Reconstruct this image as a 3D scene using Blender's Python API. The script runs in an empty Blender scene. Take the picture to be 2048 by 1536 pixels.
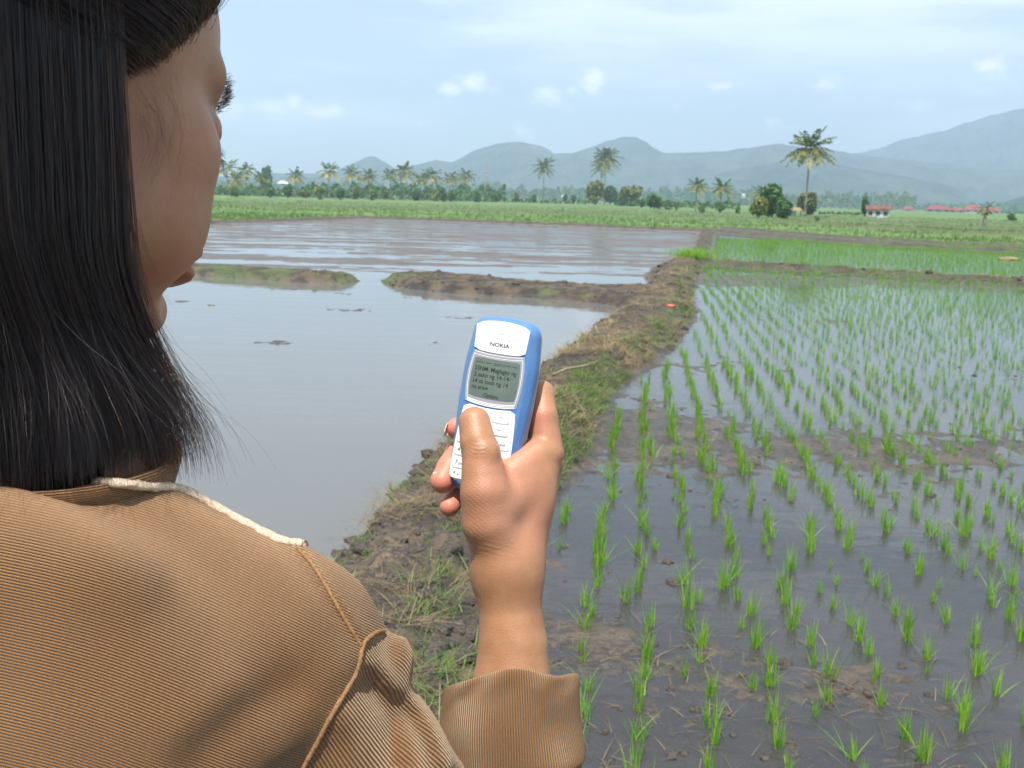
import bpy, math, random
import numpy as np
from mathutils import Vector, Matrix
from mathutils.bvhtree import BVHTree
random.seed(7); rng = np.random.default_rng(7)
scene = bpy.context.scene
COL = scene.collection
PI = math.pi

# ------------------------------------------------------------------ camera
F_PX = 2054.0; CAM_H = 1.70
pitch = math.radians(10.24); roll = math.radians(1.49)
cp, sp, cr, sr = math.cos(pitch), math.sin(pitch), math.cos(roll), math.sin(roll)
fwd = np.array([0, cp, -sp]); Up_ = np.array([0, sp, cp]); Rt = np.array([1.0, 0, 0])
CX = cr*Rt + sr*Up_; CY = -sr*Rt + cr*Up_; CZ = -fwd
HAZE = 0.00043
CO = np.array([0, 0, CAM_H])
cam_d = bpy.data.cameras.new("camera"); cam = bpy.data.objects.new("camera", cam_d); COL.objects.link(cam)
cam.matrix_world = Matrix([[CX[0], CY[0], CZ[0], CO[0]], [CX[1], CY[1], CZ[1], CO[1]], [CX[2], CY[2], CZ[2], CO[2]], [0, 0, 0, 1]])
cam_d.sensor_width = 36; cam_d.lens = F_PX/2048*36
cam_d.clip_start = 0.05; cam_d.clip_end = 30000
cam_d.dof.use_dof = True; cam_d.dof.focus_distance = 0.60; cam_d.dof.aperture_fstop = 34
scene.camera = cam

# ------------------------------------------------------------------ world and sun
SUN_EL, SUN_AZ = math.radians(69), math.radians(-164)     # azimuth measured from +Y towards +X
sun_dir = np.array([math.cos(SUN_EL)*math.sin(SUN_AZ), math.cos(SUN_EL)*math.cos(SUN_AZ), math.sin(SUN_EL)])
w = bpy.data.worlds.new("World"); scene.world = w; w.use_nodes = True
nt = w.node_tree; nt.nodes.clear()
def N(tree, typ, **kw):
    n = tree.nodes.new(typ)
    for k, v in kw.items():
        if k in n.inputs.keys() and not hasattr(n, k): n.inputs[k].default_value = v
        else: setattr(n, k, v)
    return n
sky = nt.nodes.new('ShaderNodeTexSky'); sky.sky_type = 'NISHITA'; sky.sun_disc = False
sky.sun_elevation = SUN_EL; sky.sun_rotation = SUN_AZ; sky.air_density = 1.2; sky.dust_density = 1.0; sky.ozone_density = 1.6
tc = nt.nodes.new('ShaderNodeTexCoord')
def wmath(op, a, b=None, c=None):
    n = nt.nodes.new('ShaderNodeMath'); n.operation = op
    for i, x in enumerate((a, b, c)):
        if x is None: continue
        if isinstance(x, (int, float)): n.inputs[i].default_value = x
        else: nt.links.new(x, n.inputs[i])
    return n.outputs[0]
def wmap(x, a, b, c=0.0, d=1.0):
    n = nt.nodes.new('ShaderNodeMapRange'); n.interpolation_type = 'SMOOTHSTEP'
    n.inputs[1].default_value = a; n.inputs[2].default_value = b; n.inputs[3].default_value = c; n.inputs[4].default_value = d
    nt.links.new(x, n.inputs[0]); return n.outputs[0]
sep = nt.nodes.new('ShaderNodeSeparateXYZ'); nt.links.new(tc.outputs['Generated'], sep.inputs[0])
def wnoise(scale, sx, sy, sz, detail=5, rough=0.55, off=(0, 0, 0)):
    mp = nt.nodes.new('ShaderNodeMapping'); mp.inputs['Scale'].default_value = (sx, sy, sz); mp.inputs['Location'].default_value = off
    nt.links.new(tc.outputs['Generated'], mp.inputs[0])
    n = nt.nodes.new('ShaderNodeTexNoise'); n.inputs['Scale'].default_value = scale
    n.inputs['Detail'].default_value = detail; n.inputs['Roughness'].default_value = rough
    nt.links.new(mp.outputs[0], n.inputs['Vector']); return n.outputs[0]
# thin high cloud veils, stretched sideways
veil = wmap(wnoise(2.6, 0.9, 0.9, 6.0, 8, 0.56, (0.3, 0.1, 0.2)), 0.42, 0.68)
veil2 = wmap(wnoise(1.7, 1, 1, 3.0, 4, 0.5, (2.3, 1.1, 0.7)), 0.30, 0.62)
# small cumulus puffs low over the hills: (direction, half width, half height)
def pdir(u, v):
    d = CX*(u-1024)/F_PX + CY*(768-v)/F_PX - CZ
    return d/np.linalg.norm(d)
PUFFS = [(905, 180, 26, 15), (945, 168, 30, 26), (985, 180, 22, 12), (545, 215, 36, 18), (590, 205, 22, 16), (640, 222, 48, 20),
         (1100, 193, 38, 26), (1140, 185, 34, 16), (1188, 158, 26, 34), (1545, 246, 24, 18), (1575, 256, 34, 8), (1655, 170, 38, 16),
         (1990, 132, 34, 24), (1955, 180, 44, 15), (1840, 215, 38, 15), (1355, 210, 22, 14), (1045, 265, 26, 20), (835, 247, 20, 7),
         (460, 215, 34, 20), (1440, 172, 30, 10)]
pn = wnoise(34, 1, 1, 1.5, 9, 0.66)
acc = None
for (u, v, hw, hh) in PUFFS:
    d0 = pdir(u, v); az0, el0 = math.atan2(d0[0], d0[1]), math.asin(d0[2])
    if acc is None:
        azn = wmath('ARCTAN2', sep.outputs[0], sep.outputs[1]); eln = wmath('ARCSINE', sep.outputs[2])
    ax = wmath('MULTIPLY', wmath('SUBTRACT', azn, az0), F_PX/hw); ay = wmath('MULTIPLY', wmath('SUBTRACT', eln, el0), F_PX/hh)
    r2 = wmath('ADD', wmath('MULTIPLY', ax, ax), wmath('MULTIPLY', ay, ay))
    g = wmath('EXPONENT', wmath('MULTIPLY', r2, -0.7))
    if (u, v) not in [(945,168),(590,205),(1188,158),(1990,132),(905,180),(640,222),(545,215),(1100,193)]: g = wmath('MULTIPLY', g, 0.72)
    acc = g if acc is None else wmath('MAXIMUM', acc, g)
puff = wmap(wmath('ADD', acc, wmath('MULTIPLY', wmath('SUBTRACT', pn, 0.5), 2.1)), 0.36, 1.25)
# band of whitish vapour towards the horizon
low = wmap(sep.outputs[2], 0.0, 0.34, 1.0, 0.0)
cover = wmath('MINIMUM', wmath('ADD', wmath('MULTIPLY', veil, 0.62), wmath('ADD', wmath('MULTIPLY', veil2, 0.14), wmath('MULTIPLY', low, 0.16))), 0.85)
mix1 = nt.nodes.new('ShaderNodeMix'); mix1.data_type = 'RGBA'
nt.links.new(cover, mix1.inputs['Factor']); nt.links.new(sky.outputs[0], mix1.inputs['A']); mix1.inputs['B'].default_value = (10.8, 11.25, 12.4, 1)
mix2 = nt.nodes.new('ShaderNodeMix'); mix2.data_type = 'RGBA'
nt.links.new(wmath('MULTIPLY', puff, 0.85), mix2.inputs['Factor']); nt.links.new(mix1.outputs['Result'], mix2.inputs['A']); mix2.inputs['B'].default_value = (18, 16.2, 16.0, 1)
bg = nt.nodes.new('ShaderNodeBackground'); bg.inputs['Strength'].default_value = 0.085
wo = nt.nodes.new('ShaderNodeOutputWorld')
nt.links.new(mix2.outputs['Result'], bg.inputs['Color']); nt.links.new(bg.outputs[0], wo.inputs['Surface'])
w.cycles.sampling_method = 'MANUAL'; w.cycles.sample_map_resolution = 512
sun_d = bpy.data.lights.new("sun", 'SUN'); sun_d.energy = 4.9; sun_d.angle = math.radians(0.53); sun_d.color = (1.0, 0.955, 0.88)
sun = bpy.data.objects.new("sun", sun_d); COL.objects.link(sun)
sun.rotation_euler = Vector(sun_dir).to_track_quat('Z', 'Y').to_euler(); sun.location = (-20, -5, 40)
scene.view_settings.view_transform = 'Standard'; scene.view_settings.look = 'None'
scene.view_settings.exposure = 0.74; scene.view_settings.gamma = 1.0; scene.view_settings.use_curve_mapping = False
scene.render.engine = 'CYCLES'
scene.cycles.max_bounces = 8; scene.cycles.transparent_max_bounces = 24; scene.cycles.volume_bounces = 1
scene.cycles.diffuse_bounces = 3; scene.cycles.glossy_bounces = 3; scene.cycles.transmission_bounces = 4

# ------------------------------------------------------------------ helpers
def C(u, v, d):                       # a point d metres deep seen at (u, v)
    return CO + CX*((u-1024)/F_PX*d) + CY*((768-v)/F_PX*d) - CZ*d
def G(u, v, z=0.0):                   # a point of the level ground seen at (u, v)
    r = CX*(u-1024)/F_PX + CY*(768-v)/F_PX - CZ
    return CO + r*((z-CAM_H)/r[2])
def HV(u): return 397 + 0.026*(u-1024)
def AT(u, dist, z=0.0):               # ground point at a distance, in the bearing of column u
    r = CX*(u-1024)/F_PX + CY*(768-HV(u))/F_PX - CZ
    h = math.hypot(r[0], r[1]); return np.array([r[0]/h*dist, r[1]/h*dist, z])
def proj(p):
    q = np.asarray(p)-CO; d = -(q@CZ); return 1024+F_PX*(q@CX)/d, 768-F_PX*(q@CY)/d, d

def mat(name, rough=0.6, spec=0.5):
    m = bpy.data.materials.new(name); m.use_nodes = True
    b = m.node_tree.nodes['Principled BSDF']; b.inputs['Roughness'].default_value = rough
    b.inputs['Specular IOR Level'].default_value = spec
    return m, m.node_tree, b
class NT:
    """small node-tree writer"""
    def __init__(s, t): s.t = t
    def put(s, x, sock):
        if x is None: return
        if isinstance(x, (int, float)): sock.default_value = x
        elif isinstance(x, (tuple, list)): sock.default_value = tuple(x)+((1,) if len(x) == 3 and sock.type == 'RGBA' else ())
        else: s.t.links.new(x, sock)
    def m(s, op, a, b=None, c=None, clamp=False):
        n = s.t.nodes.new('ShaderNodeMath'); n.operation = op; n.use_clamp = clamp
        for i, x in enumerate((a, b, c)): s.put(x, n.inputs[i])
        return n.outputs[0]
    def map(s, x, a, b, c=0.0, d=1.0, smooth=True):
        n = s.t.nodes.new('ShaderNodeMapRange'); n.interpolation_type = 'SMOOTHSTEP' if smooth else 'LINEAR'
        for i, q in enumerate((x, a, b, c, d)): s.put(q, n.inputs[i])
        return n.outputs[0]
    def mix(s, f, a, b):
        n = s.t.nodes.new('ShaderNodeMix'); n.data_type = 'RGBA'
        s.put(f, n.inputs['Factor']); s.put(a, n.inputs['A']); s.put(b, n.inputs['B']); return n.outputs['Result']
    def coord(s, which='Object', scale=(1, 1, 1), rot=(0, 0, 0)):
        c = s.t.nodes.new('ShaderNodeTexCoord'); m = s.t.nodes.new('ShaderNodeMapping')
        m.inputs['Scale'].default_value = scale; m.inputs['Rotation'].default_value = rot
        s.t.links.new(c.outputs[which], m.inputs[0]); return m.outputs[0]
    def noise(s, vec, scale, detail=4, rough=0.55, dist=0.0):
        n = s.t.nodes.new('ShaderNodeTexNoise'); s.put(vec, n.inputs['Vector'])
        for k, x in (('Scale', scale), ('Detail', detail), ('Roughness', rough), ('Distortion', dist)): n.inputs[k].default_value = x
        return n.outputs[0]
    def voro(s, vec, scale, feat='F1', out=0):
        n = s.t.nodes.new('ShaderNodeTexVoronoi'); n.feature = feat; s.put(vec, n.inputs['Vector']); n.inputs['Scale'].default_value = scale
        return n.outputs[out]
    def attr(s, name, out='Fac'):
        n = s.t.nodes.new('ShaderNodeAttribute'); n.attribute_name = name; return n.outputs[out]
    def bump(s, h, dist, strength=1.0, normal=None):
        n = s.t.nodes.new('ShaderNodeBump'); s.put(h, n.inputs['Height']); n.inputs['Distance'].default_value = dist
        n.inputs['Strength'].default_value = strength
        if normal is not None: s.put(normal, n.inputs['Normal'])
        return n.outputs[0]
    def rnd(s):
        return s.t.nodes.new('ShaderNodeObjectInfo').outputs['Random']
def plain(name, col, rough=0.6, var=0.0, scale=8.0, bump=0.0, spec=0.4):
    m, t, b = mat(name, rough, spec); n = NT(t)
    if var:
        f = n.noise(n.coord(), scale, 5); a = tuple(c*(1-var) for c in col); c2 = tuple(min(1, c*(1+var)) for c in col)
        n.put(n.mix(n.map(f, .3, .7), a, c2), b.inputs['Base Color'])
        if bump: n.put(n.bump(f, bump), b.inputs['Normal'])
    else: n.put(col, b.inputs['Base Color'])
    return m
def tag(o, label=None, cat=None, group=None, kind=None):
    if label: o['label'] = label
    if cat: o['category'] = cat
    if group: o['group'] = group
    if kind: o['kind'] = kind
    return o
def empty(name, loc=(0, 0, 0), rz=0.0):
    o = bpy.data.objects.new(name, None); COL.objects.link(o); o.location = loc; o.rotation_euler = (0, 0, rz); o.empty_display_size = 0.2
    return o
def mesh(name, V, Fc, m, parent=None, smooth=False, attrs=None, rel=None):
    """V in world coordinates (or in the parent's frame when rel is None and parent sits at the origin)"""
    me = bpy.data.meshes.new(name)
    V = np.asarray(V, dtype=float)
    if rel is not None: V = V-np.asarray(rel)
    if isinstance(Fc, np.ndarray):
        k = Fc.shape[1]; me.vertices.add(len(V)); me.vertices.foreach_set('co', V.astype(np.float32).ravel())
        me.loops.add(Fc.size); me.loops.foreach_set('vertex_index', Fc.astype(np.int32).ravel())
        me.polygons.add(len(Fc)); me.polygons.foreach_set('loop_start', (np.arange(len(Fc))*k).astype(np.int32))
        me.update(calc_edges=True); me.validate()
    else:
        me.from_pydata([tuple(v) for v in V], [], [tuple(f) for f in Fc]); me.update()
    if smooth: me.polygons.foreach_set('use_smooth', np.ones(len(me.polygons), dtype=bool))
    for k, a in (attrs or {}).items():
        a = np.asarray(a, dtype=np.float32)
        if a.ndim == 1:
            at = me.attributes.new(k, 'FLOAT', 'POINT'); at.data.foreach_set('value', a)
        else:
            at = me.attributes.new(k, 'FLOAT_COLOR', 'POINT')
            at.data.foreach_set('color', np.hstack([a, np.ones((len(a), 1))]).astype(np.float32).ravel())
    for q in (m if isinstance(m, (list, tuple)) else [m]): me.materials.append(q)
    o = bpy.data.objects.new(name, me); COL.objects.link(o)
    if parent is not None: o.parent = parent
    return o
def copy_tree(o, parent=None):
    c = o.copy(); COL.objects.link(c)
    if parent is not None: c.parent = parent
    for ch in list(o.children): copy_tree(ch, c)
    return c
class MB:
    """collects simple shapes into one mesh"""
    def __init__(s): s.V = []; s.F = []
    def add(s, V, Fc):
        k = len(s.V); s.V += [tuple(v) for v in V]; s.F += [tuple(i+k for i in f) for f in Fc]; return s
    def box(s, lo, hi):
        x0, y0, z0 = lo; x1, y1, z1 = hi
        return s.add([(x0,y0,z0),(x1,y0,z0),(x1,y1,z0),(x0,y1,z0),(x0,y0,z1),(x1,y0,z1),(x1,y1,z1),(x0,y1,z1)],
                     [(0,3,2,1),(4,5,6,7),(0,1,5,4),(1,2,6,5),(2,3,7,6),(3,0,4,7)])
    def tube(s, pts, rad, n=8, cap=True):
        pts = [np.asarray(p, float) for p in pts]; rad = [rad]*len(pts) if isinstance(rad, (int, float)) else rad
        rings = []; prev = None
        for i, p in enumerate(pts):
            t = pts[min(i+1, len(pts)-1)]-pts[max(i-1, 0)]; t = t/(np.linalg.norm(t)+1e-12)
            a = prev if prev is not None else (np.array([1., 0, 0]) if abs(t[0]) < .9 else np.array([0, 1., 0]))
            a = a-t*(a@t); a /= np.linalg.norm(a); prev = a; b = np.cross(t, a)
            rings.append([p+rad[i]*(math.cos(k*2*PI/n)*a+math.sin(k*2*PI/n)*b) for k in range(n)])
        V = [q for r in rings for q in r]; Fc = []
        for i in range(len(pts)-1):
            for k in range(n): Fc.append((i*n+k, i*n+(k+1) % n, (i+1)*n+(k+1) % n, (i+1)*n+k))
        if cap: Fc.append(tuple(range(n-1, -1, -1))); Fc.append(tuple((len(pts)-1)*n+k for k in range(n)))
        return s.add(V, Fc)
    def build(s, name, m, parent=None, smooth=False): return mesh(name, s.V, s.F, m, parent, smooth)
def gnoise2(x, y, seed=0):
    """gradient noise, about -1..1"""
    xi = np.floor(x).astype(np.int64); yi = np.floor(y).astype(np.int64); fx = x-xi; fy = y-yi
    def g(ix, iy):
        h = (ix*374761393 + iy*668265263 + seed*1274126177) & 0xffffffff
        h = ((h ^ (h >> 13))*1274126177) & 0xffffffff; h = h ^ (h >> 16)
        return (h & 0xffff)/65535.0*2*PI
    def d(ix, iy, dx, dy):
        a = g(ix, iy); return np.cos(a)*dx+np.sin(a)*dy
    u = fx*fx*fx*(fx*(fx*6-15)+10); v = fy*fy*fy*(fy*(fy*6-15)+10)
    a = d(xi, yi, fx, fy); b = d(xi+1, yi, fx-1, fy); c = d(xi, yi+1, fx, fy-1); e = d(xi+1, yi+1, fx-1, fy-1)
    return (a+(b-a)*u+(c-a)*v+(a-b-c+e)*u*v)*1.5
def fbm(x, y, oct=4, seed=0, gain=0.5):
    s = 0; a = 1.0; t = 0
    for o in range(oct): s = s+a*gnoise2(x*2**o+17.3*o, y*2**o-9.1*o, seed+o); t += a; a *= gain
    return s/t
def sstep(a, b, x):
    t = np.clip((x-a)/(b-a), 0, 1); return t*t*(3-2*t)
def poly_sdf(P, x, y):
    """signed distance to a closed polygon, negative inside"""
    P = np.asarray(P)[:, :2]; d = np.full(x.shape, 1e18); ins = np.zeros(x.shape, bool)
    for i in range(len(P)):
        a = P[i]; b = P[(i+1) % len(P)]; e = b-a; L = e@e+1e-12
        t = np.clip(((x-a[0])*e[0]+(y-a[1])*e[1])/L, 0, 1)
        d = np.minimum(d, (x-a[0]-t*e[0])**2+(y-a[1]-t*e[1])**2)
        c = (a[1] > y) != (b[1] > y)
        ins ^= c & (x < (b[0]-a[0])*(y-a[1])/(b[1]-a[1]+1e-18)+a[0])
    d = np.sqrt(d); return np.where(ins, -d, d)
def line_sdf(P, x, y):
    P = np.asarray(P)[:, :2]; d = np.full(x.shape, 1e18)
    for i in range(len(P)-1):
        a = P[i]; e = P[i+1]-a; L = e@e+1e-12
        t = np.clip(((x-a[0])*e[0]+(y-a[1])*e[1])/L, 0, 1)
        d = np.minimum(d, (x-a[0]-t*e[0])**2+(y-a[1]-t*e[1])**2)
    return np.sqrt(d)
# ================================================================== the land
GP = lambda L: [G(u, v)[:2] for u, v in L]
W2 = lambda *L: [np.array(p) for p in L]
near_left = W2((-1.35, -3.0), (-1.35, 0.0), (-1.33, 1.6), (-1.28, 3.0))
left_a = GP([(640, 1110), (690, 1060), (745, 1000), (800, 935), (870, 880), (950, 830), (1010, 785), (1080, 722), (1130, 690), (1180, 652), (1215, 632), (1250, 617)])
cd1_front = GP([(1180, 607), (1060, 597), (900, 588), (800, 578), (752, 564)])
cd1_back = GP([(756, 560), (800, 555), (870, 556), (960, 563), (1050, 572), (1150, 580), (1240, 583), (1285, 580)])
left_b = GP([(1297, 568), (1292, 552), (1310, 537), (1350, 520), (1375, 511), (1393, 492), (1398, 472), (1408, 459)])
right_a = GP([(1432, 459), (1424, 490), (1412, 520), (1398, 545), (1388, 580), (1388, 640), (1352, 692), (1290, 735), (1228, 785), (1205, 840), (1180, 905), (1140, 955), (1100, 1005), (1072, 1100), (1050, 1200), (1040, 1350), (1048, 1536)])
near_right = W2((0.12, 1.5), (0.2, 0.0), (0.2, -3.0))
MAIN = near_left+left_a+cd1_front+cd1_back+left_b+right_a+near_right
CD1L = GP([(120, 520), (300, 533), (380, 538), (480, 543), (600, 551), (700, 556), (728, 562), (700, 569), (600, 566), (480, 559), (380, 552), (300, 548), (120, 540)])
FARD = GP([(150, 466), (300, 455), (418, 447), (560, 443), (722, 437), (850, 441), (1000, 446), (1150, 452), (1300, 459), (1400, 463), (1420, 462)])
FARD2 = GP([(300, 432), (430, 427), (600, 426), (740, 430)])
CD2 = GP([(1405, 527), (1500, 535), (1700, 547), (1900, 560), (2048, 570), (2300, 587), (2600, 605)])
D3A = GP([(1428, 461), (1460, 467), (1560, 476), (1650, 483), (1708, 487)])
D3B = GP([(1728, 489), (1900, 498), (2048, 506), (2300, 521)])
D4 = GP([(1440, 456), (1500, 461), (1677, 476), (1855, 486), (2048, 494), (2300, 508)])
TERR = [GP([(1560, 447), (1650, 454), (1750, 460), (1944, 473), (2100, 479), (2300, 488)]), GP([(1600, 440), (1750, 448), (1900, 458), (2300, 477)]),
        GP([(1640, 434), (1800, 443), (2048, 456), (2300, 466)]), GP([(380, 404), (700, 409), (1000, 413), (1300, 424), (1560, 436)]),
        GP([(380, 412), (700, 418), (1000, 424), (1300, 434), (1500, 444)]), GP([(380, 397), (700, 402), (1000, 407), (1400, 421)])]

def zones(x, y):
    """signed distances of the banks and the sort of field each point lies in"""
    sd = poly_sdf(MAIN, x, y)
    sd = np.minimum(sd, poly_sdf(CD1L, x, y))
    for L, hw in ((FARD, .75), (FARD2, .6), (CD2, .42), (D3A, .5), (D3B, .5), (D4, .5)): sd = np.minimum(sd, line_sdf(L, x, y)-hw)
    return sd
far_edge = np.array(FARD+[np.array(D4[0])]+D4[1:]+[np.array(D4[-1])+np.array([200., 20.])])
AX = np.arctan2(far_edge[:, 0], far_edge[:, 1]); AR = np.hypot(far_edge[:, 0], far_edge[:, 1]); o_ = np.argsort(AX)
AXs, ARs = AX[o_], AR[o_]
# the line that parts the left ponds from the right paddies (the crest of the main bank)
CREST = W2((-0.5, -3.0), (-0.5, 0), (-0.4, 3.0))+GP([(880, 1100), (960, 950), (1050, 850), (1150, 735), (1260, 660), (1320, 610), (1345, 560), (1385, 515), (1412, 470), (1420, 459)])
def crest_x(y):
    P = np.array(CREST); return np.interp(y, P[:, 1], P[:, 0])
def height(x, y):
    r = np.hypot(x, y); az = np.arctan2(x, y)
    sd = zones(x, y)
    far = r-np.interp(az, AXs, ARs)
    right = x > crest_x(y)
    # mud bed of each pond
    lp = -0.10+0.025*fbm(x*.8, y*.8, 3, 3)
    ca, sa = math.cos(-.10), math.sin(-.10); xr = x*ca-y*sa; yr = x*sa+y*ca
    mp = 0.072*fbm(xr*.13, yr*.7, 5, 11, .66)+0.020*fbm(x*1.6, y*2.5, 4, 5)+0.003
    cd1 = np.array(cd1_front+cd1_back); dcd = line_sdf([G(120, 545)[:2], G(480, 551)[:2], G(740, 560)[:2], G(900, 572)[:2], G(1150, 592)[:2], G(1300, 575)[:2]], x, y)
    mp -= 0.05*np.exp(-(dcd/2.2)**2)
    beyond = y > np.interp(x, [G(u, v)[0] for u, v in ((120, 545), (740, 560), (1150, 592), (1300, 575))], [G(u, v)[1] for u, v in ((120, 545), (740, 560), (1150, 592), (1300, 575))])
    left_h = np.where(beyond, mp, lp)
    rp = 0.018*fbm(x*.55+3, y*.32+1, 4, 21, .6)+0.022*fbm(x*2.0, y*3.2, 4, 8, .7)+0.022*fbm(x*5.5, y*8, 3, 18, .7)-0.0100
    def blob(u, v, rx, ry, h):
        p = G(u, v); return h*np.exp(-((x-p[0])/rx)**2-((y-p[1])/ry)**2)
    rp += blob(1280, 830, .9, 1.6, .017)+blob(1800, 900, 2.2, .9, .012)+blob(1450, 730, 1.0, 1.0, .010)+blob(1700, 640, 3.0, .9, .014)+blob(1500, 560, 8, 2.2, .022)
    rp += blob(1200, 1270, .35, .22, .022)+blob(1480, 1370, .55, .25, .014)+blob(1150, 1150, .4, .3, .012)
    rp -= blob(1600, 790, 1.9, .9, .035)+blob(1500, 860, .5, .4, .01)+blob(1800, 1150, 1.1, .8, .022)+blob(1900, 620, 4, 3, .03)+blob(1620, 690, 2.2, 1.2, .02)
    h = np.where(right, rp, left_h)
    # banks
    bn = fbm(x*1.6, y*1.6, 4, 31, .55)
    top = 0.17+0.05*bn
    wob = 0.07*fbm(x*2.3, y*2.3, 3, 44)*np.clip(r/6, .5, 3)
    s = -(sd+wob)
    k = sstep(-0.12, 0.42, s); fine = fbm(x*7, y*7, 4, 51, .62)*np.clip(6/r, 0.25, 1)
    clod = np.maximum(0, gnoise2(x*4.2, y*4.2, 61))*np.clip(8/r, .2, 1)
    bank = top+0.045*fine+0.05*clod
    h = h*(1-k)+bank*k
    # far fields, in low terraces
    fk = sstep(-0.3, 1.5, far)
    fz = 0.05+0.03*fbm(x*.2, y*.05, 3, 71)+0.0012*np.clip(far, 0, 600)
    for i, L in enumerate(TERR):
        fz = fz+0.30*np.exp(-(line_sdf(L, x, y)/(1.2))**2)
    h = h*(1-fk)+np.maximum(fz, bank*k)*fk
    h = np.where((np.hypot(x+0.25, y-0.2) < 0.9), np.minimum(h, 0.19), h)
    return h, sd+wob, far, right, beyond
a0 = np.radians(np.arange(-33, 34.001, 0.2))
a1 = np.radians(np.arange(34+4, 360-33-1, 5.0))
ang = np.concatenate([a0, a1])
rad = [0.0]; r_ = 0.25
while r_ < 9000: rad.append(r_); r_ *= 1.0085 if r_ < 140 else 1.04
rad = np.array(rad[1:]); na, nr = len(ang), len(rad)
A_, R_ = np.meshgrid(ang, rad)
X = (R_*np.sin(A_)).ravel(); Y = (R_*np.cos(A_)).ravel()
Hh, SD, FAR, RIGHT, BEY = height(X, Y)
i0 = np.arange(nr-1)[:, None]*na; j = np.arange(na)[None, :]; jn = (j+1) % na
Q = np.stack([i0+j, i0+jn, i0+na+jn, i0+na+j], -1).reshape(-1, 4)[:, ::-1]
cen = na*nr
X = np.append(X, 0); Y = np.append(Y, 0); Hh = np.append(Hh, .19)
bank_v = np.append(sstep(0.12, -0.10, SD), 1.0); far_v = np.append(sstep(-0.5, 1.5, FAR), 0.0)
dryness = np.append(sstep(0.012, 0.055, Hh[:-1]), 1.0)
# split off the raised banks so that each stands as its own piece of the setting
V = np.stack([X, Y, Hh], 1)

m_soil, t, b = mat('wet_soil', 0.75, 0.4); n = NT(t)
co = n.coord('Object'); n1 = n.noise(co, 3.0, 6, .6); n2 = n.noise(co, 22, 5, .65); n3 = n.noise(co, 0.5, 3)
mud = n.mix(n.map(n2, .35, .65), (.036, .032, .028), (.080, .064, .048))
mud = n.mix(n.m('MULTIPLY', n.map(n1, .45, .7), .6), mud, (.14, .10, .065))
strw = n.mix(n.map(n2, .40, .62), (.040, .032, .024), (.165, .120, .070))
strw = n.mix(n.map(n1, .42, .66), (.050, .041, .034), strw)
bankc = n.mix(n.map(n.attr('straw'), .2, .8), n.mix(n.map(n1, .4, .62), (.036, .030, .025), (.105, .078, .052)), strw)
bankc = n.mix(n.m('MULTIPLY', n.attr('green'), n.map(n2, .35, .6)), bankc, (.07, .12, .03))
col = n.mix(n.attr('bank'), mud, bankc)
col = n.mix(n.m('MULTIPLY', n.attr('wetmud'), .75), col, n.mix(n.map(n2, .3, .7), (.080, .062, .046), (.145, .112, .080)))
gstripe = n.noise(n.coord('Object', (.01, .12, 1)), 1.0, 5, .6)
gf = n.mix(n.map(gstripe, .38, .62), (.062, .115, .034), (.125, .195, .050))
gf = n.mix(n.map(n.noise(n.coord('Object', (.02, .3, 1)), 1.0, 4), .56, .70), gf, (.16, .18, .07))
gf = n.mix(n.map(n.noise(co, 1.2, 5, .7), .4, .7), gf, (.085, .145, .040))
gf = n.mix(n.attr('ridge'), gf, (.075, .085, .035))
far_c = n.mix(n.attr('far'), col, gf)
n.put(far_c, b.inputs['Base Color'])
n.put(n.map(n.m('MAXIMUM', n.attr('dry'), n.attr('far')), 0, 1, .38, .9), b.inputs['Roughness'])
n.put(n.bump(n.m('ADD', n2, n.m('MULTIPLY', n1, 1.5)), 0.03, .8), b.inputs['Normal'])
Xc, Yc = V[:, 0], V[:, 1]; Rr = np.hypot(Xc, Yc)
straw_v = sstep(-.25, .35, fbm(Xc*.9, Yc*.9, 3, 91)+.25*(Xc-crest_x(Yc)))
green_v = sstep(.0, .5, fbm(Xc*1.3, Yc*1.3, 3, 95)+.35*sstep(-.1, .5, Xc-crest_x(Yc))*sstep(5.0, 8.5, Yc)-.15)*bank_v
cdl = line_sdf(GP([(120, 540), (728, 562)]), Xc, Yc); green_v = np.maximum(green_v, sstep(1.6, .6, cdl)*.9*sstep(-.3, .3, fbm(Xc*1.1, Yc*1.1, 3, 97)))
wet_v = (~np.append(RIGHT, False) & np.append(BEY, False)).astype(float)*(1-bank_v)
ridge_v = np.zeros(len(V))
for L in TERR: ridge_v = np.maximum(ridge_v, np.exp(-(line_sdf(L, Xc, Yc)/1.6)**2))
ATT = dict(bank=bank_v, far=far_v, dry=dryness, straw=straw_v, green=green_v, wetmud=wet_v, ridge=ridge_v)
bankf = bank_v[Q].mean(1) > 0.5; bankf &= far_v[Q].mean(1) < .5; bankf &= (Rr[Q].mean(1) < 120)
def submesh(name, Fq, **kw):
    ids = np.unique(Fq); mp = np.zeros(len(V), int); mp[ids] = np.arange(len(ids))
    return mesh(name, V[ids], mp[Fq], m_soil, smooth=True, attrs={k: a[ids] for k, a in ATT.items()})
ground = submesh('ground', Q[~bankf]); tag(ground, kind='structure')
fc = V[Q[bankf]].mean(1); main_m = poly_sdf(MAIN, fc[:, 0], fc[:, 1]) < .6
Qb = Q[bankf]
ring0 = np.arange(na); capf = np.stack([np.full(na, cen), ring0, (ring0+1) % na, (ring0+1) % na], 1)
bk = submesh('earth_bank', Qb[main_m]); tag(bk, 'long trodden earth bank of clods and straw running to the fields', kind='structure')
o = mesh('bank_top', V[np.append(ring0, cen)], [(na, int(k), int((k+1) % na)) for k in ring0[::-1]], m_soil, attrs={k: a[np.append(ring0, cen)] for k, a in ATT.items()}); tag(o, kind='structure')
rest = Qb[~main_m]; fcr = fc[~main_m]
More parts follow.
